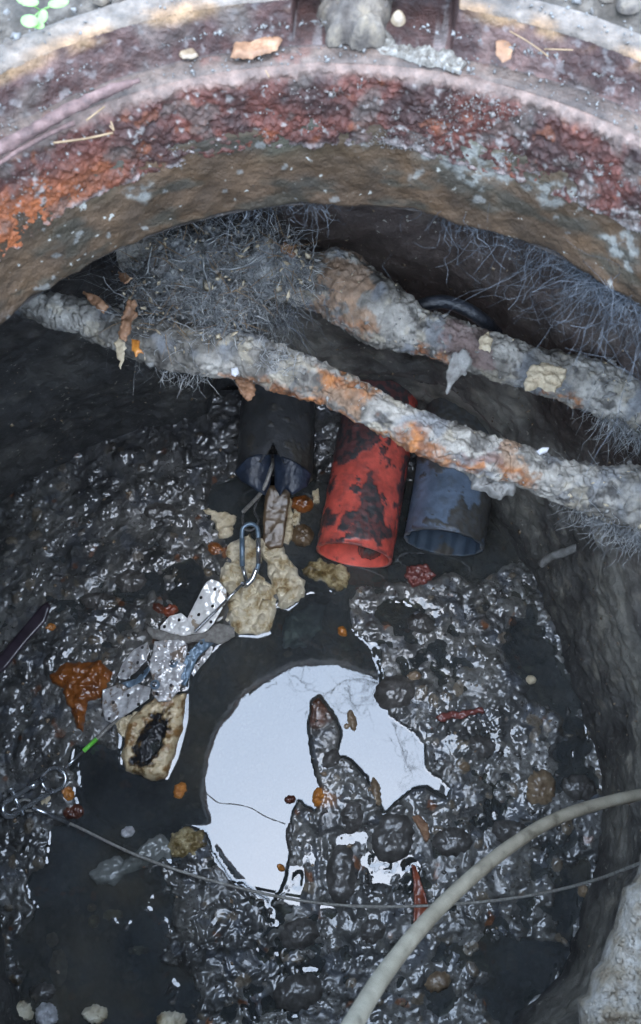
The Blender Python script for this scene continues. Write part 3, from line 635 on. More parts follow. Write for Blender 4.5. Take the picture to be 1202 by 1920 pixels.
front_px = [(-240, 460, -.25, 70), (-130, 495, -.25, 70), (-40, 525, -.25, 70), (70, 572, -.25, 62), (170, 597, -.25, 74), (270, 640, -.255, 90), (370, 655, -.26, 106), (450, 668, -.265, 100), (560, 705, -.27, 88), (650, 742, -.275, 82), (760, 800, -.28, 92),
            (860, 838, -.285, 96), (960, 868, -.29, 92), (1060, 905, -.295, 96), (1140, 925, -.3, 120), (1230, 940, -.3, 150), (1330, 955, -.3, 150), (1430, 970, -.3, 150), (1530, 985, -.3, 150)]
crusted('buried_pipe', front_px, 'front crusted grey pipe with orange rust along its underside, crossing over the ducts', 200,
        [[(400, 700), (520, 720), (600, 755), (680, 790), (760, 835), (800, 850), (870, 862), (980, 880), (1000, 905), (880, 885), (780, 875), (690, 820), (590, 785), (500, 740), (410, 715)],
         [(585, 690), (640, 700), (700, 740), (640, 740), (590, 720)], [(750, 790), (800, 800), (830, 850), (780, 850), (745, 820)]],
        [[(860, 840), (930, 850), (960, 890), (890, 880)]], [[(600, 690), (700, 730), (680, 770), (600, 750)], [(960, 790), (1000, 900), (900, 880)]])
rear_px = [(230, 470, -.3, 90), (330, 478, -.3, 100), (430, 500, -.3, 105), (540, 520, -.3, 105), (640, 540, -.3, 150), (730, 598, -.3, 128), (810, 628, -.3, 92), (900, 660, -.3, 98), (1000, 692, -.305, 100),
           (1100, 722, -.31, 112), (1200, 755, -.315, 128), (1300, 785, -.32, 120), (1400, 815, -.325, 120), (1500, 845, -.33, 120)]
crusted('buried_pipe', rear_px, 'rear crusted pipe with a tan clay patch at its thickest bend', 260,
        [[(780, 652), (850, 668), (850, 690), (790, 675)], [(1020, 720), (1080, 745), (1080, 765), (1020, 745)], [(640, 600), (700, 620), (700, 632), (640, 615)]],
        [[(825, 600), (930, 620), (920, 690), (830, 660)]], [[(590, 480), (650, 470), (700, 500), (690, 560), (660, 585), (620, 570), (610, 520)], [(640, 560), (720, 600), (680, 620), (640, 600)], [(560, 590), (640, 610), (600, 560)]])

# flakes and lumps that hang on the pipes
def flake(name, px, z, th, mt, label, cat='flake', **k):
    o = blob(name, px, z, th, M[mt], **k); return tag(o, label, cat)
flake('pale_chip', [(988, 700), (1000, 684), (1030, 680), (1062, 694), (1058, 718), (1040, 736), (1010, 728), (982, 735)], -.262, .006, 'palechip', 'pale cream chip stuck on the right part of the rear pipe', 'chip', rough=.002, noise=.004, edge=.4, s=3)
flake('grey_flake', [(846, 672), (868, 664), (884, 680), (872, 700), (852, 712), (842, 727), (838, 700)], -.275, .003, 'greyflake', 'torn grey flake hanging below the middle of the rear pipe', rough=.002, noise=.003, edge=.4, s=4, slope=(0, .8))
flake('cream_flake', [(900, 632), (915, 622), (924, 640), (918, 660), (898, 655)], -.268, .003, 'palechip', 'small cream flake standing on the top of the rear pipe', rough=.002, noise=.003, s=5)
flake('mud_clump', [(872, 880), (905, 872), (950, 885), (968, 905), (962, 930), (940, 938), (915, 928), (885, 918)], -.315, .012, 'greyflake', 'grey brown mud clump hanging under the front pipe beside the blue duct', 'clump', rough=.004, noise=.008, s=6)
flake('brown_flake', [(438, 702), (482, 718), (478, 745), (465, 752), (448, 735)], -.29, .003, 'leafbrown', 'brown flake hanging under the front pipe above the black duct', rough=.003, noise=.003, s=7)
flake('white_bit', [(433, 692), (446, 690), (449, 700), (441, 707), (434, 703)], -.23, .003, 'whitechip', 'small square white bit on the front pipe', 'chip', s=8)
flake('white_bit', [(1006, 846), (1016, 840), (1030, 840), (1026, 848), (1012, 853)], -.245, .003, 'whitechip', 'small white shiny bit on top of the front pipe, right of the blue duct', 'chip', s=9)
flake('dead_leaf', [(218, 500), (236, 512), (252, 530), (238, 540), (224, 524)], -.2, .002, 'leafbrown', 'small rust coloured leaf in the dark gap left of the root tangle', 'leaf', rough=.002, noise=.002, slope=(.4, -.5))
flake('dead_leaf', [(533, 452), (545, 462), (556, 458), (558, 474), (548, 484), (536, 476), (524, 472)], -.25, .002, 'leafbrown', 'orange brown star shaped leaf bit near the top of the rear pipe', 'leaf', rough=.002, noise=.002)
flake('dead_leaf', [(240, 565), (256, 560), (258, 590), (246, 612), (236, 640), (222, 635), (228, 600)], -.205, .003, 'leafbrown', 'long reddish tan leaf draped over the left end of the front pipe', 'leaf', rough=.003, noise=.004)
flake('dead_leaf', [(212, 640), (228, 632), (236, 650), (232, 680), (226, 695), (222, 670)], -.22, .002, 'palechip', 'pale pointed leaf hanging under the left end of the front pipe', 'leaf', rough=.002, noise=.002)
flake('dead_leaf', [(246, 636), (262, 640), (264, 655), (270, 664), (258, 662), (256, 670), (248, 655)], -.22, .002, 'orange', 'small orange leaf tip hanging under the root tangle', 'leaf', rough=.002, noise=.002)
flake('rust_scale', [(155, 548), (185, 556), (205, 575), (196, 588), (170, 570)], -.215, .004, 'leafbrown', 'reddish rust scale on the front pipe near the collar', 'scale', rough=.002, noise=.003)

# root tangle piled between the two pipes
rt = thing('root_tangle', P(400, 540, -.3), 'dense grey tangle of fine roots and chips heaped between the two pipes at the left', 'root tangle')
blob('matted_core', [(280, 510), (335, 475), (430, 460), (540, 475), (590, 505), (550, 540), (470, 548), (440, 590), (400, 615), (330, 615), (290, 585), (275, 545)], -.3, .035, M['fibre'], rt, rough=.01, noise=.02, nf=60, edge=.7, s=12, sharp=.4)
poly = [(258, 480), (290, 445), (330, 440), (430, 412), (500, 425), (560, 450), (600, 490), (575, 545), (500, 570), (470, 610), (440, 650), (400, 640), (330, 665), (300, 640), (240, 620), (225, 570)]
def rnd_in(poly, n_):
    a = np.array(poly); o = []
    while len(o) < n_:
        x, y = rng.uniform(a[:, 0].min(), a[:, 0].max(), 64), rng.uniform(a[:, 1].min(), a[:, 1].max(), 64)
        s_ = sdist(x, y, poly)[0]; o += [(p, q) for p, q, k in zip(x, y, s_) if k > 0]
    return o[:n_]
st = [P(x, y, -.262 + rng.uniform(-.03, .035)) for x, y in rnd_in(poly, 2600)]
o = strands('fine_roots', st, rng.normal(size=(len(st), 3)) * [1, 1, .8] + [0, 0, .3], rng.gamma(2.2, .014, len(st)), .0003 * rng.gamma(2, .5, (len(st), 1)), M['fibre'], rt, .25, 6, .7); o['kind'] = 'stuff'
st = [P(x, y, -.24 + rng.uniform(-.01, .03)) for x, y in rnd_in(poly, 110)]
o = strands('pale_straws', st, rng.normal(size=(len(st), 3)) * [1, 1, .8], rng.uniform(.01, .04, len(st)), .00045, M['straw'], rt, .05, 4, .15); o['kind'] = 'stuff'
ang = rng.uniform(0, 2 * np.pi, 700); st = [P(400 + 165 * math.cos(a) + rng.normal() * 22, 535 + 95 * math.sin(a) + rng.normal() * 18, -.27 + rng.uniform(-.02, .02)) for a in ang]
o = strands('loose_whiskers', st, np.stack([np.cos(ang), -np.sin(ang), -.3 + 0 * ang], 1) + rng.normal(size=(700, 3)) * .6, rng.gamma(2, .011, 700), .00028, M['fibre_dk'], rt, .3, 7, .9); o['kind'] = 'stuff'
for i, (x, y, r_) in enumerate([(300, 500, 26), (350, 470, 30), (420, 470, 34), (480, 500, 28), (330, 560, 30), (400, 540, 36), (280, 560, 22), (500, 470, 26), (450, 550, 28), (540, 500, 24)]):
    blob('clod', [(x + r_ * math.cos(t_), y + r_ * .8 * math.sin(t_)) for t_ in np.linspace(0, 2 * math.pi, 12, endpoint=False)], -.265, .012, M['fibre'] if i % 2 else M['stone_dry'], rt, rough=.004, noise=.012, nf=60, edge=1, s=i)
pts = [P(x, y, -.235 + rng.uniform(-.02, .02)) for x, y in rnd_in(poly, 330)]
chips('pale_chips', pts[:150], rng.gamma(2.2, .0009, 150) + .0008, M['palechip'], rt, flat=.3)
chips('grey_chips', pts[150:], rng.gamma(2.2, .0009, 180) + .0008, M['greyflake'], rt, flat=.3)
# hanging roots under the collar and the pipes
def hang(x0, x1, n_, L, label, r0=.304, r1=.35, zz=-.004, lean=0., rad=.00026):
    st = []
    for i in range(n_):
        x = rng.uniform(x0, x1); a = math.atan2(.3, (x - 601) / 1000. * .9); r_ = rng.uniform(r0, r1)
        # angle on the opening that is seen at this photo column
        th = np.linspace(R_(15), R_(165), 200); qx, _ = topx(r_ * np.cos(th), r_ * np.sin(th), zz + 0 * th); a = float(np.interp(x, qx[::-1], th[::-1]))
        st.append((r_ * math.cos(a), r_ * math.sin(a), zz))
    d = rng.normal(size=(n_, 3)) * .8 + [lean, .4, -1]
    o = strands('hanging_roots', st, d, rng.gamma(2, L / 2.4, n_), rad, M['fibre_dk'], None, .35, 9, 1.15)
    return tag(o, label, 'roots', kind='stuff')
hang(840, 1230, 1100, .035, 'fine grey roots hanging under the right side of the collar')
hang(400, 640, 400, .03, 'sparse fine roots hanging under the middle of the collar')
hang(1080, 1260, 1300, .06, 'thick beard of grey roots at the right edge below the collar')
def beard(px, z, n_, L, label, dirv=(0, -.2, -1), rad=.0004, up=.01):
    st = [P(x, y, z + rng.uniform(-up, up)) for x, y in rnd_in(px, n_)]
    o = strands('root_beard', st, rng.normal(size=(n_, 3)) * .6 + np.array(dirv), rng.uniform(.3, 1, n_) * L, rad, M['fibre'], None, .3, 6, .6); return tag(o, label, 'roots', kind='stuff')
beard([(1100, 740), (1202, 760), (1215, 830), (1150, 800)], -.31, 320, .05, 'root fringe under the right end of the rear pipe')
beard([(1060, 880), (1202, 900), (1215, 1020), (1150, 990), (1090, 940)], -.30, 900, .05, 'root fringe under the right end of the front pipe')
beard([(440, 560), (560, 580), (550, 610), (470, 590)], -.3, 160, .05, 'wisps of root hanging in the gap between the pipes')
beard([(290, 660), (400, 680), (380, 720), (300, 700)], -.27, 120, .03, 'wisps of root under the left part of the front pipe')
beard([(480, 640), (560, 670), (550, 710), (490, 690)], -.225, 90, .02, 'short pale bristles on the front pipe', (0, .3, 1))
beard([(340, 560), (450, 560), (470, 620), (380, 640)], -.225, 160, .02, 'short bristles where the root tangle meets the front pipe', (0, .3, 1))
# grit in the dark behind
pts = []
for i in range(90):
    a = R_(rng.uniform(40, 140)); pts.append(P(rng.uniform(420, 1180), rng.uniform(430, 640), -.33))
# black rubber loop behind the rear pipe
lp = tube('black_hose', catmull([P(782, 600, -.33), P(790, 575, -.315), P(830, 566, -.31), P(870, 578, -.31), P(905, 600, -.32), P(930, 625, -.35)], 8), .0075, M['seep'], seg=14)
tag(lp, 'short shiny black hose arching behind the rear pipe', 'hose')

# ------------------------------------------------------------------ ducts
def duct(name, end_px, back_px, zc, r, base, label, patches, inner, s, th=.0045, slit=None, mudc=(.06, .057, .05), disp=.0012, corr=0):
    e = np.array(P(*end_px, zc)); b_ = np.array(P(*back_px, zc)); d = (e - b_); L = np.linalg.norm(d); d /= L
    b0 = e - d * .36
    rt_ = thing(name, tuple(e - np.array([0, 0, r])), label, 'duct')
    u = np.cross(d, [0, 0, 1.]); u /= np.linalg.norm(u); v = np.cross(u, d)
    nl, na = 190, 150; A = np.linspace(0, 2 * np.pi, na, endpoint=False); T = np.linspace(0, .36, nl)
    TT, AA = np.meshgrid(T, A, indexing='ij')
    def surf(rr, close=False):
        return b0 + d * TT[..., None] + rr[..., None] * (np.cos(AA)[..., None] * u + np.sin(AA)[..., None] * v)
    Pp = surf(np.full(TT.shape, r)); x, y, z = Pp[..., 0], Pp[..., 1], Pp[..., 2]
    q, w_ = topx(x, y, z); q = q + 16 * fbm(x, y, z, 45, 4, s); w_ = w_ + 16 * fbm(x, y, z, 45, 4, s + 1)
    mk = np.zeros(TT.shape)
    for pl in patches: mk = np.maximum(mk, sst(sdist(q, w_, pl)[0], -2, 3))
    mk = np.maximum(mk, sst(fbm(x, y, z, 38, 5, s + 5, .6), .42, .5)); mk = np.maximum(mk, .35 * sst(fbm(x, y, z * .4, 70, 4, s + 15), .05, .5))
    rim = sst(TT, .354, .3595); mk = np.maximum(mk, rim * sst(fbm(x, y, z, 60, 3, s + 9), -.3, -.1) * .8)
    rr = r + mk * (.0014 + .0012 * fbm(x, y, z, 110, 3, s + 6)) + disp * .4 * fbm(x, y, z, 12, 2, s + 2) 
    C = mixc3(base, np.array(base) * .72, sst(fbm(x, y, z, 25, 4, s + 3), -.2, .4)); C = mixc3(C, mudc, mk * (.85 + .15 * sst(fbm(x, y, z, 100, 3, s + 8), -.2, .2)))
    V = surf(rr); F = gridfaces(nl, na, False, True)
    rin = np.full(TT.shape, r - th) + (corr * np.cos(AA * 14) if corr else 0); Vi = surf(rin)
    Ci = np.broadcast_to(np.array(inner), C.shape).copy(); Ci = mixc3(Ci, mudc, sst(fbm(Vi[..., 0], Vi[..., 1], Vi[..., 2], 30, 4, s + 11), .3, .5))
    if slit is not None:
        keep = np.ones((nl - 1, na), bool); am = (AA[:-1, :] + math.pi / na); tm = TT[:-1, :]
        ang = np.abs((am - slit[0] + math.pi) % (2 * math.pi) - math.pi); keep = (ang > slit[1] * np.clip((tm - (.36 - slit[2])) / slit[2], 0, 1)) | (tm < .36 - slit[2])
        F = F[keep.ravel()]
    n0 = nl * na
    Fi = F[:, ::-1] + n0
    # annulus at the open end
    k = np.arange(na); a0 = (nl - 1) * na + k; a1 = (nl - 1) * na + (k + 1) % na
    Fr = np.stack([a0, a0 + n0, a1 + n0, a1], -1)
    if slit is not None: Fr = Fr[keep[-1]]
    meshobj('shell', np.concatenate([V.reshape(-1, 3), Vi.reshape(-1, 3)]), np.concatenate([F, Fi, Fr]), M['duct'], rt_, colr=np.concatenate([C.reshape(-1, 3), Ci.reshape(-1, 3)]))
    return rt_, e, d, u, v
RED = (.78, .135, .10)
duct('red_duct', (664, 1042), (704, 815), -.8425, .0600, RED, 'red plastic duct with flaking dark mud, open end facing the pool',
     [[(600, 680), (780, 680), (770, 760), (775, 815), (720, 820), (690, 845), (655, 860), (620, 875), (600, 850)], [(688, 880), (702, 885), (712, 925), (712, 960), (735, 1000), (700, 1010), (672, 990), (640, 995), (650, 955), (672, 945)],
      [(712, 852), (735, 855), (736, 875), (722, 878)], [(598, 960), (640, 955), (630, 985), (600, 990)], [(612, 890), (630, 885), (618, 920), (606, 930)], [(740, 1010), (750, 900), (760, 850), (770, 850), (752, 1020)], [(655, 990), (730, 985), (725, 1018), (690, 1015), (660, 1012)]],
     (.85, .15, .11), 300, mudc=(.055, .058, .062))
duct('blue_duct', (832, 1018), (860, 840), -.8395, .0625, (.17, .23, .32), 'blue grey plastic duct, rightmost of the three, mud on its lower right side',
     [[(780, 700), (960, 700), (950, 850), (780, 850)], [(840, 985), (860, 930), (880, 960), (905, 940), (930, 900), (930, 1030), (860, 1000), (790, 985), (800, 965)], [(780, 850), (830, 850), (815, 880), (790, 875)], [(895, 860), (940, 860), (930, 960), (900, 960)]],
     (.07, .10, .14), 330, mudc=(.085, .08, .07), corr=.0018)
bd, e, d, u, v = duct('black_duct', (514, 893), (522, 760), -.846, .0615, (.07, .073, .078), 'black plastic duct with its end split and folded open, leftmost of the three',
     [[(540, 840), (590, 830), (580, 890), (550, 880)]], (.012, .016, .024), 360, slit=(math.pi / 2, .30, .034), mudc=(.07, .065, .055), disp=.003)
for (x, y, a_, b_, h_, nm, lab, mt) in ((694, 1034, 24, 14, .03, 'mud_clot', 'dark wet mud clot lying inside the mouth of the red duct', 'stone'),):
    o = blob(nm, [(x + a_ * math.cos(t_), y + b_ * math.sin(t_)) for t_ in np.linspace(0, 2 * math.pi, 14, endpoint=False)], -.888, h_, M[mt], rough=.003, noise=.008, nf=60, edge=.8, s=15); tag(o, lab, 'mud')
# folded flaps of the black duct
blob('torn_flap', [(508, 852), (485, 856), (462, 862), (438, 878), (452, 898), (478, 914), (496, 922), (506, 900)], -.795, .0026, M['blackp'], bd, edge=.2, noise=.001, slope=(-.1, .38), bend=lambda x, y: -18 * x * x, s=2)
blob('torn_flap', [(514, 852), (532, 860), (560, 872), (584, 882), (576, 906), (548, 924), (534, 912), (524, 924), (514, 905)], -.795, .0026, M['blackp'], bd, edge=.2, noise=.001, slope=(.12, .38), bend=lambda x, y: -18 * x * x, s=3)

# wet brown wooden wedge leaning out of the black duct
o = blob('wooden_wedge', [(500, 915), (548, 912), (540, 960), (530, 1022), (505, 1026), (492, 1016), (494, 960)], -.872, .003, M['brownw'], rough=.001, noise=.002, nf=60, slope=(0, .25), s=5)
tag(o, 'wet brown wooden wedge lying below the split black duct', 'wedge')

# ------------------------------------------------------------------ rubbish in the water
def lump(name, px, z, th, mt, label, cat, **k):
    o = blob(name, px, z, th, M[mt], **k); return tag(o, label, cat)
zf = WL - .004
lump('foam_chunk', OBJ['foam_a'], zf, .015, 'foam', 'big crumbling cream foam chunk under the steel snap hook', 'foam chunk', rough=.004, noise=.014, nf=70, edge=.3, res=.0012, s=21, sharp=.7)
lump('foam_chunk', OBJ['foam_b'], zf, .018, 'foam', 'cream foam chunk with a brown hollow, left of the red duct end', 'foam chunk', rough=.004, noise=.012, nf=70, edge=.3, res=.0012, s=22, sharp=.7,
     top=lambda X, Y, p: -.008 * p * np.exp(-((X - P(530, 1080, zf)[0]) / .009) ** 2 - ((Y - P(530, 1080, zf)[1]) / .026) ** 2))
lump('foam_chip', [(380, 958), (392, 952), (410, 962), (447, 968), (440, 990), (434, 1008), (412, 1012), (404, 990), (396, 972)], zf, .012, 'foam_dry', 'cream foam chip shaped like an arrowhead, left of the wire loop', 'foam chip', rough=.003, noise=.004, s=23)
lump('foam_chip', [(374, 992), (384, 988), (400, 1008), (402, 1018), (388, 1022), (374, 1008)], zf, .010, 'whitechip', 'small white foam chip beside the arrowhead shaped one', 'foam chip', rough=.002, noise=.003, s=24)
lump('foam_strip', [(532, 938), (545, 936), (552, 962), (550, 1000), (542, 1022), (524, 1018), (528, 980)], zf, .016, 'foam_dry', 'upright cream foam strip between the wooden wedge and the brown balls', 'foam chip', rough=.003, noise=.006, s=25)
lump('foam_chip', [(552, 958), (566, 964), (562, 985), (548, 988), (546, 972)], zf, .010, 'foam', 'crumbly yellow foam bit next to the upright foam strip', 'foam chip', rough=.003, noise=.006, s=26)
lump('mossy_foam', OBJ['foam_f'], zf, .014, 'foam_rot', 'mossy yellowish foam slab just below the red duct end', 'foam chunk', rough=.004, noise=.009, nf=60, s=27)
lump('foam_strip', [(585, 925), (598, 918), (600, 945), (588, 945)], zf, .014, 'foam_dry', 'small pinkish foam bit against the left side of the red duct', 'foam chip', rough=.002, noise=.003, s=28)
gx0, gy0, _ = P(287, 1392, zf); gd = np.array(P(310, 1335, zf)[:2]) - np.array(P(262, 1440, zf)[:2]); gd /= np.linalg.norm(gd)
def trough(X, Y, p):
    a = (X - gx0) * gd[0] + (Y - gy0) * gd[1]; b = -(X - gx0) * gd[1] + (Y - gy0) * gd[0]
    return -.019 * sst(1 - ((a / .044) ** 2 + (b / .019) ** 2) + .4 * fbm(X, Y, 0, 80, 3, 76), 0, .6)
def trough_col(x, y, z):
    a = (x - gx0) * gd[0] + (y - gy0) * gd[1]; b = -(x - gx0) * gd[1] + (y - gy0) * gd[0]; k = 1 - ((a / .049) ** 2 + (b / .022) ** 2) + .7 * fbm(x, y, z, 90, 3, 77)
    C = mixc3((.62, .5, .31), (.26, .14, .045), sst(fbm(x, y, z, 55, 4, 78), -.1, .35)); C = mixc3(C, (.14, .08, .02), sst(k, -.2, .15)); return mixc3(C, (.012, .013, .016), sst(k, .1, .4))
M['foam_v'] = mat('foam_with_black_inside', WHITE2, 90, 6, (.35, .6), (260, .7, .0015), vcol=True, coat=.6)
lump('hollow_foam', OBJ['foam_g'], zf, .024, 'foam_v', 'cream foam block with a tarry black trough, below the perforated bracket', 'foam chunk', rough=.003, noise=.005, nf=70, edge=.35, res=.0012, s=29, top=trough, colf=trough_col)
lump('foam_chunk', OBJ['foam_h'], zf, .016, 'foam_rot', 'small brown and cream foam chunk touching the left edge of the sky reflection', 'foam chunk', rough=.003, noise=.007, s=30, edge=.5)
lump('foam_chip', [(215, 1352), (262, 1330), (250, 1360), (240, 1385), (222, 1378)], zf, .010, 'foam_dry', 'tan foam sliver at the upper left of the hollow foam block', 'foam chip', rough=.003, noise=.005, s=31)
def circ(cx_, cy_, rx, ry=None, n_=14, a=0):
    ry = ry or rx; return [(cx_ + rx * math.cos(t_) * math.cos(a) - ry * math.sin(t_) * math.sin(a), cy_ + rx * math.cos(t_) * math.sin(a) + ry * math.sin(t_) * math.cos(a)) for t_ in np.linspace(0, 2 * math.pi, n_, endpoint=False)]
lump('brown_ball', circ(567, 946, 22, 17), WL - .002, .014, 'slime', 'glossy orange brown lump behind the upright foam strip, upper of two', 'lump', noise=.003, edge=1, rough=.001, s=1)
lump('brown_ball', circ(567, 1005, 22, 22), WL - .002, .014, 'brownw', 'dull brown lump beside the red duct, lower of two', 'lump', noise=.003, edge=1, rough=.001, s=2)
lump('brown_ball', circ(406, 1032, 20, 14, a=.6), WL - .002, .012, 'slime', 'orange brown wet lump at the left edge of the big foam chunk', 'lump', noise=.003, edge=1, rough=.001, s=3)
lump('slime_heap', [(95, 1266), (112, 1248), (150, 1240), (190, 1240), (213, 1262), (205, 1290), (190, 1312), (168, 1316), (160, 1345), (158, 1371), (146, 1366), (138, 1342), (124, 1322), (120, 1292), (98, 1282)],
     WL + .002, .016, 'slime', 'glossy orange brown slime heap left of the perforated bracket', 'slime', rough=.003, noise=.010, nf=50, edge=.7, s=32, res=.0016)
for i, (x, y, r_, mt, lab) in enumerate([(96, 1176, 11, 'orange', 'small bright orange clay bit beside the dark purple strip'), (126, 1488, 17, 'orange', 'orange clay lump just right of the steel eye'), (338, 1482, 17, 'orange', 'orange clay lump in the water between hollow foam block and sky reflection'),
        (138, 1522, 20, 'maroon', 'dark red brown lump above the crimped cable end'), (642, 1184, 11, 'orange', 'tiny orange flake right of the top of the sky reflection'), (600, 1495, 20, 'orange', 'orange clay lump on the mud tongue that splits the sky reflection'),
        (544, 1499, 11, 'maroon', 'dark red speck island left of the mud tongue'), (527, 1627, 9, 'orange', 'small brown pebble near the lower end of the sky reflection'), (86, 1500, 14, 'foam_dry', 'cream crumb between the steel eye and the shackle'),
        (320, 1145, 15, 'leafred', 'red brown leaf scrap beyond the top of the perforated bracket'), (298, 1141, 13, 'maroon', 'dark red scrap left of the bracket top'), (1092, 1670, 13, 'stone_tan', 'tan pebble at the waterline under the dark part of the wire rope'),
        (240, 1560, 14, 'whitechip', 'white flake in the water left of the small foam chunk')]):
    lump('clay_lump' if mt == 'orange' else 'scrap', circ(x, y, r_, r_ * .75, a=i), WL + (.001 if i != 2 else -.003), .008, mt, lab, 'lump', rough=.003, noise=.004, edge=.9, s=40 + i)
lump('purple_strip', [(-20, 1230), (0, 1228), (40, 1180), (75, 1138), (88, 1128), (95, 1138), (86, 1165), (50, 1205), (10, 1255), (-20, 1275)], WL + .008, .003, 'purple', 'dark purple plastic strip lying on the mud at the left edge', 'strip', edge=.3, s=50)
lump('red_leaf', [(770, 1620), (778, 1622), (788, 1650), (800, 1690), (804, 1712), (790, 1736), (774, 1735), (776, 1690), (774, 1650)], WL + .016, .003, 'leafred', 'long narrow red leaf on the mud under the wire rope', 'leaf', rough=.001, noise=.002, s=51, bend=lambda x, y: 60 * x * x)
lump('red_leaf', [(772, 1530), (785, 1528), (802, 1545), (806, 1570), (798, 1580), (788, 1560)], WL + .016, .003, 'leafbrown', 'small curled brown leaf on the mud beside a round grey stone', 'leaf', rough=.001, noise=.002, s=52)
lump('red_twig', [(815, 1345), (845, 1333), (880, 1330), (905, 1325), (908, 1335), (870, 1345), (830, 1352)], WL + .014, .004, 'brick', 'wet red scrap on the mud right of the sky reflection', 'scrap', rough=.003, noise=.003, s=53)
lump('brick_chip', [(762, 1062), (800, 1058), (818, 1078), (795, 1098), (770, 1100), (758, 1080)], WL + .004, .006, 'brick', 'dull red brick chip between the red and blue duct ends', 'chip', rough=.002, noise=.003, s=54)
# limp clear bag under the water
lump('plastic_bag', [(165, 1640), (185, 1618), (215, 1602), (232, 1612), (262, 1588), (300, 1562), (330, 1580), (322, 1612), (280, 1625), (240, 1640), (215, 1662), (180, 1664)], WL - .003, .010, 'film', 'limp translucent plastic bag floating in the dark water below the wire rope', 'bag', rough=.004, noise=.012, nf=26, edge=.6, s=55, res=.0016)
lump('sunk_sheet', [(528, 1175), (545, 1150), (590, 1130), (610, 1135), (600, 1180), (575, 1215), (530, 1215)], WL - .012, .003, 'steel_blue', 'bluish plastic scrap sunk at the far end of the pool', 'scrap', rough=.003, noise=.004, nf=30, s=56)
for x, y, a_, b_, mt, lab in ((172, 1702, 9, 8, 'stone_tan', 'small orange brown pebble sunk in the dark lower left water'), (176, 1728, 11, 13, 'foam_rot', 'small yellowish pebble sunk just below the orange brown one'), (212, 1716, 20, 12, 'foam_rot', 'yellow green stone sunk in the lower left water, right of two pebbles'),
        (98, 1762, 12, 14, 'stone_tan', 'faint brown stone sunk in the middle of the lower left water'), (110, 1815, 18, 36, 'stone_tan', 'tall faint brown stone sunk near the bottom left'), (245, 1830, 16, 9, 'stone_tan', 'tan stone sunk at the right side of the lower left water'), (262, 1782, 22, 9, 'foam_rot', 'pale mossy fragment barely under water beside the lower mud')):
    lump('sunk_stone', circ(x, y, a_, b_), WL - .007, .0055, mt, lab, 'stone', noise=.003, rough=.002, edge=1, s=int(x))
# islets in the mirror of the pool
lump('pool_stone', circ(660, 1351, 21, 9, a=1.35), WL - .002, .008, 'stone_tan', 'oblong tan stone standing alone in the sky reflection', 'stone', noise=.003, edge=1, rough=.001, s=57)
lump('pool_stone', circ(650, 1362, 6, 6), WL - .002, .005, 'stone_tan', 'tiny tan stone next to the oblong one in the sky reflection', 'stone', noise=.001, edge=1, s=58)
lump('pool_stone', circ(547, 1575, 34, 12, a=1.5), WL - .003, .009, 'stone', 'long dark stone edging the lower sky reflection', 'stone', noise=.003, edge=1, rough=.001, s=59)
o = tube('scum_thread', catmull([P(388, 1488, WL + .0004), P(410, 1505, WL + .0004), P(440, 1508, WL + .0004), P(470, 1515, WL + .0004), P(500, 1532, WL + .0004), P(535, 1545, WL + .0004)], 8), .0009, M['greyflake'], seg=6, disp=lambda x, y, z, n_: .0006 * fbm(x, y, z, 200, 3, 5)); tag(o, 'thin wavy thread of scum floating across the left half of the sky reflection', 'scum')
# stones on the mud
st_list = [(848, 1578, 38, 30, 'stone', 'round grey stone with a dent on the mud, largest one above the beige cable'), (1012, 1478, 30, 38, 'stone_tan', 'upright tan brown stone near the right side of the mud'), (736, 1570, 40, 50, 'stone', 'dark rounded stone just below the tip of the sky reflection'),
           (1085, 1478, 34, 26, 'stone', 'grey stone near the right wall above the beige cable'), (870, 1438, 13, 11, 'stone_tan', 'small tan pebble right of the pointed tip of the sky reflection'), (705, 1490, 10, 34, 'stone_tan', 'slim pale stone poking into the sky reflection from below'),
           (700, 1745, 28, 26, 'stone', 'grey stone left of the beige cable, near the long red leaf'), (560, 1750, 40, 30, 'stone', 'flat grey stone on the lower mud left of the beige cable'), (740, 1300, 40, 34, 'stone', 'grey stone at the right shore of the sky reflection'),
           (185, 1128, 34, 18, 'stone', 'smooth grey stone in the brown puddle on the left'), (790, 1170, 28, 20, 'stone', 'dark stone on the mud below the red brick chip'), (955, 1560, 36, 24, 'stone', 'dark stone beside the beige cable on its upper side'),
           (900, 1400, 30, 22, 'stone', 'dark stone in the mud midway to the right wall'), (640, 1640, 30, 60, 'stone', 'long worn stone ridge right of the lower sky reflection'), (80, 1860, 26, 18, 'stone', 'dark sunk stone in the lower left pool'),
           (820, 1840, 26, 20, 'stone_tan', 'tan stone right of the beige cable near the bottom'), (560, 1860, 50, 36, 'stone', 'broad dark stone at the bottom of the mud'), (245, 1090, 30, 22, 'stone', 'grey stone on the left mud beyond the bracket'), (300, 960, 34, 22, 'stone', 'dark stone on the far left mud'),
           (660, 1530, 26, 34, 'stone', 'rounded stone on the mud tongue'), (620, 1425, 18, 24, 'stone', 'knobbly dark stone in the narrow part of the mud tongue'), (995, 1275, 10, 9, 'foam_dry', 'small yellow pebble in the right hand puddle'), (776, 1268, 14, 10, 'stone_tan', 'small pale pebble right of the sky reflection')]
for i, (x, y, a, b_, mt, lab) in enumerate(st_list):
    lump('stone', circ(x, y, a, b_, a=.3 * math.sin(i * 7)), WL - .001, min(.006 + .00035 * min(a, b_), .019), mt, lab, 'stone', noise=.005, nf=40, edge=1., rough=.0025, s=60 + i)
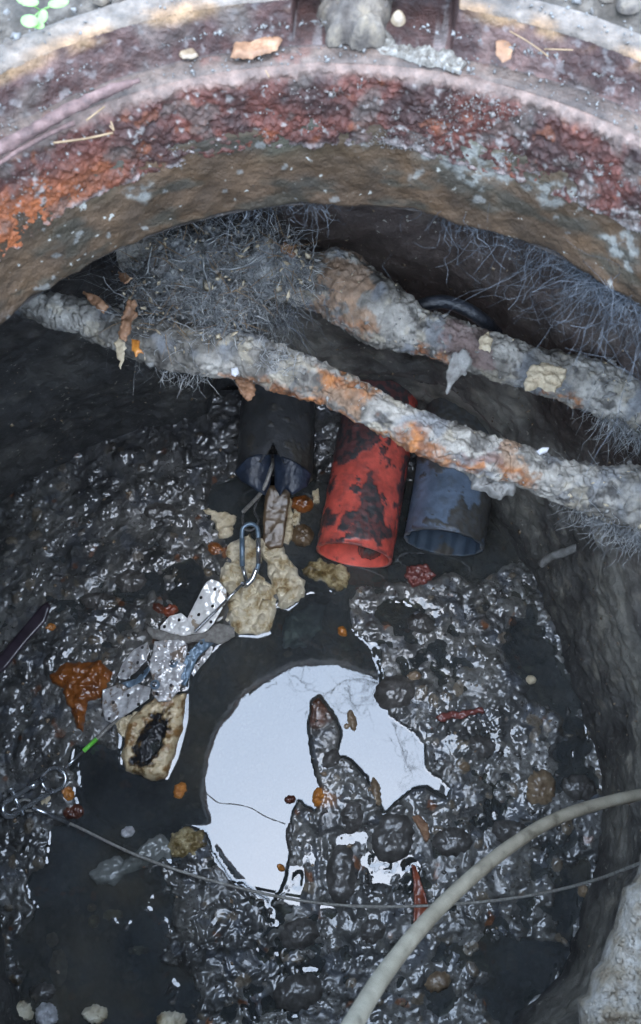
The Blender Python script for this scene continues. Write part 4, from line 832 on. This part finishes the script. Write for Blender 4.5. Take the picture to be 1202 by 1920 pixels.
for i, (x, y, a, b_, lab) in enumerate([(38, 1898, 26, 22, 'pale grey knobbly foam lump in the bottom left corner'), (88, 1902, 22, 24, 'pale grey lump second from the bottom left corner'), (180, 1900, 24, 18, 'cream lump poking from the dark water at the bottom'), (322, 1912, 30, 18, 'white lump at the bottom edge below the dark pool')]):
    lump('pale_lump', circ(x, y, a, b_), WL - .002, .02, 'foam' if i != 1 else 'whitechip', lab, 'lump', noise=.012, nf=50, edge=.8, rough=.004, s=90 + i)
# grit on the mud
pts = []; sz = []
for i in range(5200):
    x = rng.uniform(-.58, .40); y = rng.uniform(-.40, .5); ii = int((x + .61) / S); jj = int((y + .56) / S)
    z = ZM[ii, jj]
    if z > WL - .002: pts.append((x, y, z)); sz.append(rng.gamma(2, .0009) + .0008)
chips('gravel', pts, sz, M['stone'], None, flat=.8); bpy.data.objects['gravel']['label'] = 'loose wet grit scattered on the mud'
pts = []; sz = []
for i in range(240):
    x = rng.uniform(-.58, .40); y = rng.uniform(-.40, .5); z = ZM[int((x + .61) / S), int((y + .56) / S)]
    if z > WL - .004: pts.append((x, y, z)); sz.append(rng.gamma(2, .0011) + .001)
chips('pale_gravel', pts, sz, M['stone_tan'], None, flat=.8); bpy.data.objects['pale_gravel']['label'] = 'scattered tan grit among the dark mud'

# ------------------------------------------------------------------ perforated steel bracket
zb = WL + .026
br = thing('perforated_bracket', P(300, 1240, zb), 'cluster of perforated galvanised steel strips bolted together on a rod', 'bracket')
hr = .0021
blob('long_strip', [(388, 1094), (398, 1089), (412, 1094), (425, 1108), (425, 1128), (400, 1168), (380, 1188), (342, 1182), (338, 1172)], zb + .01, .0012, M['galv_b'], br, edge=.08, res=.00085, slope=(.12, .25), holes=[(404, 1107, hr), (377, 1121, hr), (399, 1137, hr), (372, 1151, hr), (420, 1138, hr), (395, 1165, hr)], bend=lambda x, y: -6 * x * x, crumple=.003, s=18)
blob('top_strip', [(300, 1174), (318, 1156), (340, 1150), (352, 1160), (360, 1190), (340, 1194), (300, 1180)], zb + .006, .0012, M['galv_b'], br, edge=.08, res=.00085, slope=(.1, .1), holes=[(336, 1163, hr), (308, 1175, hr)], crumple=.006, s=3)
blob('leaf_strip', [(219, 1266), (228, 1242), (250, 1218), (278, 1205), (284, 1222), (276, 1240), (258, 1260), (236, 1274), (222, 1273)], zb + .004, .0012, M['galv'], br, edge=.08, res=.00085, slope=(.35, -.1), holes=[(230, 1257, hr), (260, 1244, hr), (268, 1215, hr)], crumple=.006, s=10)
blob('centre_plate', [(290, 1203), (345, 1200), (352, 1212), (348, 1240), (352, 1262), (335, 1295), (318, 1314), (296, 1316), (284, 1300), (285, 1270), (278, 1250), (286, 1225)], zb + .006, .0016, M['galv'], br, edge=.08, res=.00095, slope=(.05, .1), holes=[(321, 1285, hr), (293, 1300, hr)], bend=lambda x, y: -4 * x * x, noise=.001, crumple=.006, s=1)
blob('lower_strip', [(190, 1292), (215, 1283), (250, 1280), (284, 1290), (282, 1312), (262, 1325), (230, 1345), (210, 1356), (196, 1350), (191, 1330)], zb + .001, .0012, M['galv'], br, edge=.08, res=.00095, slope=(.2, -.1), holes=[(220, 1287, hr), (241, 1304, hr), (212, 1317, hr), (204, 1347, hr), (262, 1322, hr)], bend=lambda x, y: -5 * y * y, crumple=.006, s=13)
blob('side_strip', [(226, 1280), (255, 1272), (280, 1250), (284, 1258), (268, 1278), (240, 1290)], zb + .006, .0012, M['steel_blue'], br, edge=.15, slope=(.3, .0), holes=[(268, 1262, hr)], res=.0009, crumple=.006, s=14)
blob('blue_strip', [(338, 1275), (340, 1250), (352, 1225), (375, 1202), (400, 1190), (408, 1196), (392, 1212), (372, 1232), (358, 1262), (348, 1286), (340, 1284)], zb + .006, .0016, M['steel_blue'], br, edge=.2, slope=(-.2, .1), holes=[(353, 1227, hr), (378, 1206, hr)], res=.0009, bend=lambda x, y: -8 * x * x, crumple=.006, s=15)
blob('edge_strip', [(360, 1264), (372, 1240), (395, 1210), (400, 1212), (395, 1228), (376, 1252), (364, 1270)], zb, .0012, M['galv'], br, edge=.1, res=.0009, slope=(-.3, 0), holes=[(382, 1226, hr), (372, 1246, hr)], crumple=.006, s=30)
blob('mud_drape', [(276, 1176), (300, 1180), (340, 1192), (380, 1186), (412, 1168), (438, 1178), (440, 1192), (415, 1208), (385, 1204), (350, 1205), (310, 1204), (285, 1198)], zb + .008, .003, M['greyflake'], br, rough=.002, noise=.003, s=33)
for (x, y) in ((325, 1243), (291, 1284)):
    c0 = np.array(P(x, y, zb + .009)); w_ = tube('washer', [c0, c0 + [0, 0, .0014]], .0075, M['steel_blue'], br, seg=20)
    hx = tube('bolt_head', [c0 + [0, 0, .0014], c0 + [0, 0, .006]], .0046, M['bolt'], w_, seg=6)
    nb = tube('bolt_tip', [c0 + [0, 0, .006], c0 + [0, 0, .0085]], .0022, M['bolt'], w_, seg=12)
# threaded rod up to the hook eye
r0 = np.array(P(455, 1095, zb + .014)); r1 = np.array(P(365, 1185, zb + .012))
tube('rod', [r0, r0 * .45 + r1 * .55], .0024, M['bolt'], br, seg=10)
k = np.linspace(0, 1, 120); pth = (r0 * .45 + r1 * .55)[None] * (1 - k)[:, None] + r1[None] * k[:, None]
tube('threaded_rod', pth, .0027 + .0006 * np.sin(k * 2 * np.pi * 15), M['bolt'], br, seg=12)
l0 = np.array(P(218, 1352, zb)); l1 = np.array(P(122, 1440, zb - .002))
tube('lower_rod', [l0 + [.004, .004, .002], l0 * .62 + l1 * .38], .0024, M['wire'], br, seg=10)
tube('green_band', [l0 * .62 + l1 * .38, l0 * .36 + l1 * .64], .0034, M['green_tape'], br, seg=14)
tube('lower_rod', [l0 * .36 + l1 * .64, l1], .0024, M['bolt'], br, seg=10)
e0 = np.array(P(101, 1462, zb - .002)); tube('rod_eye', torus_path(e0, .0175, .0165, (1, 0, 0), (0, 1, .1), 34), .0034, M['bolt'], br, seg=10, cap=False)
# shackle
sh = thing('shackle', P(40, 1500, zb - .006), 'steel shackle joining the rod eye to the thin wire rope at the left edge', 'shackle')
U = np.array(P(92, 1470, zb)) ; D_ = np.array(P(20, 1515, zb - .008))
ax = (U - D_) / np.linalg.norm(U - D_); sx = np.array([-ax[1], ax[0], 0]); sx /= np.linalg.norm(sx)
L_ = np.linalg.norm(U - D_)
ptsU = [U + sx * .011] + [D_ + sx * .011 + ax * t_ for t_ in (.03, .01)] + [D_ + ax * (-.012 * math.sin(q)) + sx * .012 * math.cos(q) for q in np.linspace(0, math.pi, 9)] + [D_ - sx * .011 + ax * t_ for t_ in (.01, .03)] + [U - sx * .011]
tube('bow', catmull(ptsU, 5), .0042, M['bolt'], sh, seg=12)
tube('pin', [D_ + ax * .012 + sx * .02, D_ + ax * .012 - sx * .02], .0036, M['bolt'], sh, seg=10)
tube('collar', [U + sx * .011 - ax * .006, U + sx * .011 - ax * .024], .0055, M['bolt'], sh, seg=12)
tube('pin_head', [D_ + ax * .012 + sx * .02, D_ + ax * .012 + sx * .025], .0058, M['bolt'], sh, seg=6)
# snap hook
zh = WL + .045
A0 = np.array(P(469, 990, zh + .004)); A1 = np.array(P(466, 1088, zh - .012))
hk = thing('snap_hook', tuple(A1), 'galvanised steel snap hook above the big foam chunk', 'snap hook')
ax = (A0 - A1) / np.linalg.norm(A0 - A1); sx = np.array([1., 0, 0]); L_ = np.linalg.norm(A0 - A1)
body = [A1 + sx * -.002 - ax * .006, A1 + sx * .010 + ax * .010, A1 + sx * .015 + ax * .03, A0 + sx * .0135 - ax * .018] + [A0 + sx * .0125 * math.cos(q) + ax * (.0125 * math.sin(q) - .006) for q in np.linspace(.2, math.pi, 8)] + [A0 - sx * .0125 - ax * .018]
tube('hook_body', catmull(body, 6), .0036, M['steel_blue'], hk, seg=12)
tube('hook_spine', [A1 + sx * .0152 + ax * .026, A0 + sx * .0137 - ax * .016], .0040, M['bolt'], hk, seg=12)
tube('gate', [A0 - sx * .0125 - ax * .016, A1 - sx * .0105 + ax * .022], .0042, M['steel_blue'], hk, seg=12)
tube('gate_tip', [A1 - sx * .0105 + ax * .022, A1 - sx * .003 - ax * .002], .0034, M['bolt'], hk, seg=12)
tube('hook_nose', catmull([A1 + sx * .012 + ax * .018, A1 + sx * .006 + ax * .002, A1 - sx * .004 - ax * .008, r0], 5), .0044, M['bolt'], hk, seg=12)
# rope from the duct to the hook
rp_ = thing('pulling_rope', tuple(A0), 'dark wet steel rope looped from the black duct to the snap hook', 'rope')
tube('rope', catmull([P(513, 862, -.83), P(508, 880, -.80), P(492, 920, -.81), (A0[0] - .012, A0[1] + .028, zh + .002)], 10), .0033, M['wire'], rp_, seg=10)
tube('loop', catmull([(A0[0] - .012, A0[1] + .028, zh + .002), A0 + [-.012, .012, .002], A0 + [-.008, -.002, .001], A0 + [.004, -.003, .0], A0 + [.013, .012, .002], (A0[0] + .006, A0[1] + .034, zh + .002), P(500, 905, -.82)], 8), .0020, M['wire_dk'], rp_, seg=8)

# thin wire rope
wr = thing('wire_rope', P(60, 1515, zb), 'thin grey wire rope with a crimped end, crossing the whole floor', 'wire rope')
path = catmull([P(62, 1515, zb - .008), P(140, 1548, zb - .004), P(260, 1605, zb), P(400, 1652, zb + .006), P(560, 1688, -.862), P(700, 1700, -.852), P(870, 1694, -.82), P(1000, 1678, -.77), P(1110, 1652, -.70), P(1202, 1618, -.62), P(1290, 1585, -.55)], 22)
tube('rope', path, .0021, M['wire'], wr, seg=9)
tube('crimp', [path[0], path[10], path[20]], .0042, M['bolt'], wr, seg=12)
tube('loop', torus_path(np.array(P(50, 1510, zb - .008)), .012, .007, (1, -.3, 0), (.3, 1, .2), 20), .0021, M['wire'], wr, seg=8, cap=False)
# beige cable close to the camera
o = tube('beige_cable', catmull([(-.16, -.75, .16), (-.07, -.5, .17), (-.03, -.36, .155), (-.012, -.27, .09), P(610, 2030, .03), P(668, 1910, -.04), P(740, 1800, -.12), P(832, 1694, -.2), P(950, 1592, -.28), P(1060, 1528, -.34), P(1202, 1490, -.4), P(1320, 1480, -.44)], 16), .0056, M['beige'], seg=24)
tag(o, 'beige cable curving through the foreground to the right wall', 'cable')

# ------------------------------------------------------------------ broken concrete below the near right edge
zl = -.17
o = blob('broken_concrete_ledge', [(1225, 1600), (1185, 1665), (1172, 1720), (1150, 1790), (1120, 1850), (1092, 1930), (1070, 2010), (1250, 2100), (1420, 1950), (1450, 1700), (1330, 1600), (1240, 1590)], zl, .02, M['stone_dry'], slope=(.22, -.22), rough=.006, noise=.022, nf=48, edge=.25, s=97, under=1.5, res=.0016, sharp=.3)
M['ledge'] = mat('broken_concrete', [(.28, (.09, .06, .035)), (.42, (.17, .14, .1)), (.58, (.24, .22, .19)), (.78, (.34, .32, .29))], 60, 9, (.6, .9), (300, 1., .002), bump2=(90, .8, .005), speck=(60, .7, (.24, .1, .08)))
o.data.materials[0] = M['ledge']
tag(o, 'lump of pale broken concrete jutting in at the lower right', 'broken concrete')
vv = np.array([v_.co for v_ in o.data.vertices]) + np.array(o.location); vv = vv[vv[:, 2] > zl]; pk = vv[rng.choice(len(vv), 1500)]
chips('embedded_grit', pk, rng.gamma(2, .0008, 1500) + .0006, M['ledge'], o, flat=.8)
# old root on the right wall
o = tube('wall_root', catmull([P(1015, 1057, -.72), P(1035, 1043, -.70), P(1070, 1032, -.68), P(1100, 1020, -.66), P(1140, 1030, -.64), P(1202, 1020, -.6)], 10), .006, M['greyflake'], seg=10, disp=lambda x, y, z, n_: .002 * fbm(x, y, z, 80, 3, 5)); tag(o, 'grey root clinging to the right wall', 'root')

pk = WALLV[rng.choice(len(WALLV), 2600)]; pk = pk[(pk[:, 1] > -.3) & (pk[:, 2] > -.88)]
o = chips('wall_grit', pk, rng.gamma(1.6, .0008, len(pk)) + .0005, M['stone_tan'], None, flat=.5); o['label'] = 'specks of grit stuck on the chamber wall'
# ------------------------------------------------------------------ on the frame and the ground
zt = .118
lump('wedged_stone', [(598, -30), (602, 30), (606, 60), (618, 82), (645, 88), (680, 90), (712, 84), (724, 60), (735, 20), (740, -30)], zt + .001, .017, 'soilstone', 'grey stone wedged in the keyway of the iron frame', 'stone', rough=.003, noise=.013, nf=75, edge=.6, s=100, res=.001, sharp=.6)
lump('pebble', circ(747, 38, 14, 12), zt + .012, .005, 'stone_tan', 'small tan pebble right of the wedged stone', 'stone', rough=.0004, noise=.002, edge=1, s=101)
lump('tan_stain_chip', [(432, 108), (440, 72), (460, 60), (500, 62), (528, 74), (520, 96), (490, 104), (470, 112)], zt + .002, .002, 'leafbrown', 'flat tan and grey clay scab on the frame seat left of the wedged stone', 'scab', rough=.001, noise=.002, s=102)
lump('flint_chip', [(335, 102), (345, 92), (362, 92), (372, 104), (360, 112), (342, 112)], zt + .002, .002, 'stone_tan', 'small tan chip on the seat, left part of the frame', 'stone', rough=.0005, noise=.001, s=103)
lump('tan_leaf', [(930, 78), (946, 70), (962, 92), (958, 110), (942, 118), (930, 104)], zt + .01, .0012, 'leafbrown', 'pointed tan leaf lying on the right part of the frame recess', 'leaf', rough=.0005, noise=.0008, s=104)
lump('lime_streak', [(700, 60), (720, 60), (745, 82), (800, 88), (830, 96), (870, 118), (862, 142), (830, 132), (770, 112), (722, 104), (700, 92)], zt - .001, .0022, 'palelime', 'crumbly white lime streak along the seat right of the wedged stone', 'lime', rough=.004, noise=.0035, nf=260, s=105, res=.0008)
o = tube('dry_root', catmull([P(-60, 325, .121), P(0, 278, .1225), P(60, 246, .1225), P(130, 205, .1235), P(200, 172, .1245), P(262, 150, .125)], 14), catmull([(.0034, 0, 0), (.0036, 0, 0), (.0032, 0, 0), (.0034, 0, 0), (.003, 0, 0), (.0012, 0, 0)], 14)[:, 0], M['rootbark'], seg=14, disp=lambda x, y, z, n_: .0012 * fbm(x, y, z, 200, 3, 9)); tag(o, 'reddish brown dry root lying along the seat at the left', 'root')
o = tube('dry_root', catmull([P(-60, 345, .119), P(0, 305, .119), P(70, 262, .119), P(140, 230, .12)], 10), .0014, M['rootbark'], seg=8, disp=lambda x, y, z, n_: .0006 * fbm(x, y, z, 200, 3, 9)); tag(o, 'thin dark root just below the thick one on the seat', 'root')
for pth, r_, lab in (([(100, 268), (160, 260), (212, 249)], .0006, 'orange brown pine needle on the inner edge at the left'), ([(162, 226), (180, 212), (196, 200)], .0005, 'short pale straw on the seat at the left, next to the dry root'),
                     ([(208, 228), (214, 245), (206, 236)], .0004, 'tiny forked straw at the end of the pine needle'), ([(955, 58), (985, 75), (1010, 92), (1028, 106)], .0004, 'thin straw curving over the right part of the recess'), ([(1020, 92), (1080, 94), (1140, 98), (1210, 94)], .0004, 'long straight straw reaching the right edge of the photo'),
                     ([(498, 132), (505, 145)], .0004, 'tiny straw on the inner edge in the middle')):
    o = tube('straw', catmull([P(a, b_, .1225 if a < 700 else .134) for a, b_ in pth], 5), r_, M['straw'], seg=5); tag(o, lab, 'straw')
o = blob('yellow_leaflet', circ(1136, 98, 10, 4), .135, .0006, M['green']); tag(o, 'tiny yellow green leaflet on the long straw', 'leaf')
# seedling
pl = thing('seedling', P(72, 18, .14), 'small bright green seedling on the soil at the upper left', 'seedling')
for i, (x, y, a, b_, ang) in enumerate([(52, 2, 22, 10, .25), (110, 6, 20, 9, -.2), (56, 40, 17, 12, .1), (80, 32, 9, 14, .3), (70, 46, 14, 8, .3)]):
    blob('leaf', circ(x, y, a, b_, 14, ang), .150 + .002 * (i % 3), .0005, M['green'], pl, edge=.4, bend=lambda x_, y_: 12 * (x_ * x_ + y_ * y_), noise=.0003, nf=200)
for a in ((52, 2), (110, 6), (56, 40), (80, 32)):
    tube('stem', catmull([P(76, 20, .141), P((76 + a[0]) / 2, (20 + a[1]) / 2, .149), P(*a, .150)], 4), .0005, M['green'], pl, seg=6)
for i, (x, y, r_, lab) in enumerate([(190, -2, 18, 'reddish pebble on the soil near the seedling'), (225, 5, 16, 'small stone on the soil between seedling and frame'), (20, 90, 14, 'grey pebble at the outer edge of the frame, far left'), (1180, 10, 26, 'reddish stone on the soil in the upper right corner'), (1140, -8, 20, 'grey stone on the soil in the upper right corner')]):
    lump('pebble', circ(x, y, r_, r_ * .7), .139, .005, 'soilstone', lab, 'stone', rough=.0006, noise=.002, edge=.9, s=110 + i)
a_ = rng.uniform(0, 2 * np.pi, 2500); r_ = .35 + rng.power(.7, 2500) * .12
pts = [(q * math.cos(a), q * math.sin(a), .138) for a, q in zip(a_, r_)]
chips('soil_grit', pts, rng.gamma(2, .0006, 2500) + .0005, M['stone_dry'], None, flat=.8); bpy.data.objects['soil_grit']['label'] = 'loose grit on the soil around the frame'

# ------------------------------------------------------------------ bare tree whose twigs hang over the opening (mirrored in the pool)
tree = thing('bare_tree', (1.7, 2.7, .13), 'bare tree whose thin twigs reach over the opening and mirror in the pool', 'tree')
V, F = tube_geo(catmull([(1.7, 2.7, .1), (1.65, 2.6, 1.2), (1.5, 2.3, 2.4), (1.4, 2.2, 3.6), (1.3, 2.1, 5)], 6), np.linspace(.11, .05, 25), 12); meshobj('trunk', V, F, M['bark'], tree)
V, F = tube_geo(catmull([(1.55, 2.4, 2.1), (1.2, 1.7, 2.7), (.8, 1.2, 3.0), (.45, .75, 3.1)], 8), np.linspace(.035, .008, 25), 8); meshobj('limb', V, F, M['bark'], tree)
Vs = []; Fs = []; nb = 0
def twig(p, d, L, r, lev):
    global nb
    pts = [np.array(p)]; d = np.array(d, float); k = 6
    for i in range(k):
        d = d + rng.normal(size=3) * .22; d /= np.linalg.norm(d); pts.append(pts[-1] + d * L / k)
    V, F = tube_geo(pts, np.linspace(r, r * .4, k + 1), 4, cap=False); Vs.append(V); Fs.append(F + nb); nb += len(V)
    if lev:
        for i in range(2, k + 1):
            if rng.random() < .75:
                dd = d + rng.normal(size=3) * .8; twig(pts[i], dd / np.linalg.norm(dd), L * .55, r * .55, lev - 1)
for i in range(9):
    t_ = i / 8; p = np.array((.45, .75, 3.1)) * (1 - t_) + np.array((.8, 1.2, 3.0)) * t_
    twig(p, (-.5 + rng.normal() * .4, -.6 + rng.normal() * .3, rng.normal() * .2), .5, .0035, 3)
o = meshobj('twigs', np.concatenate(Vs), np.concatenate(Fs), M['bark'], tree); o['kind'] = 'stuff'
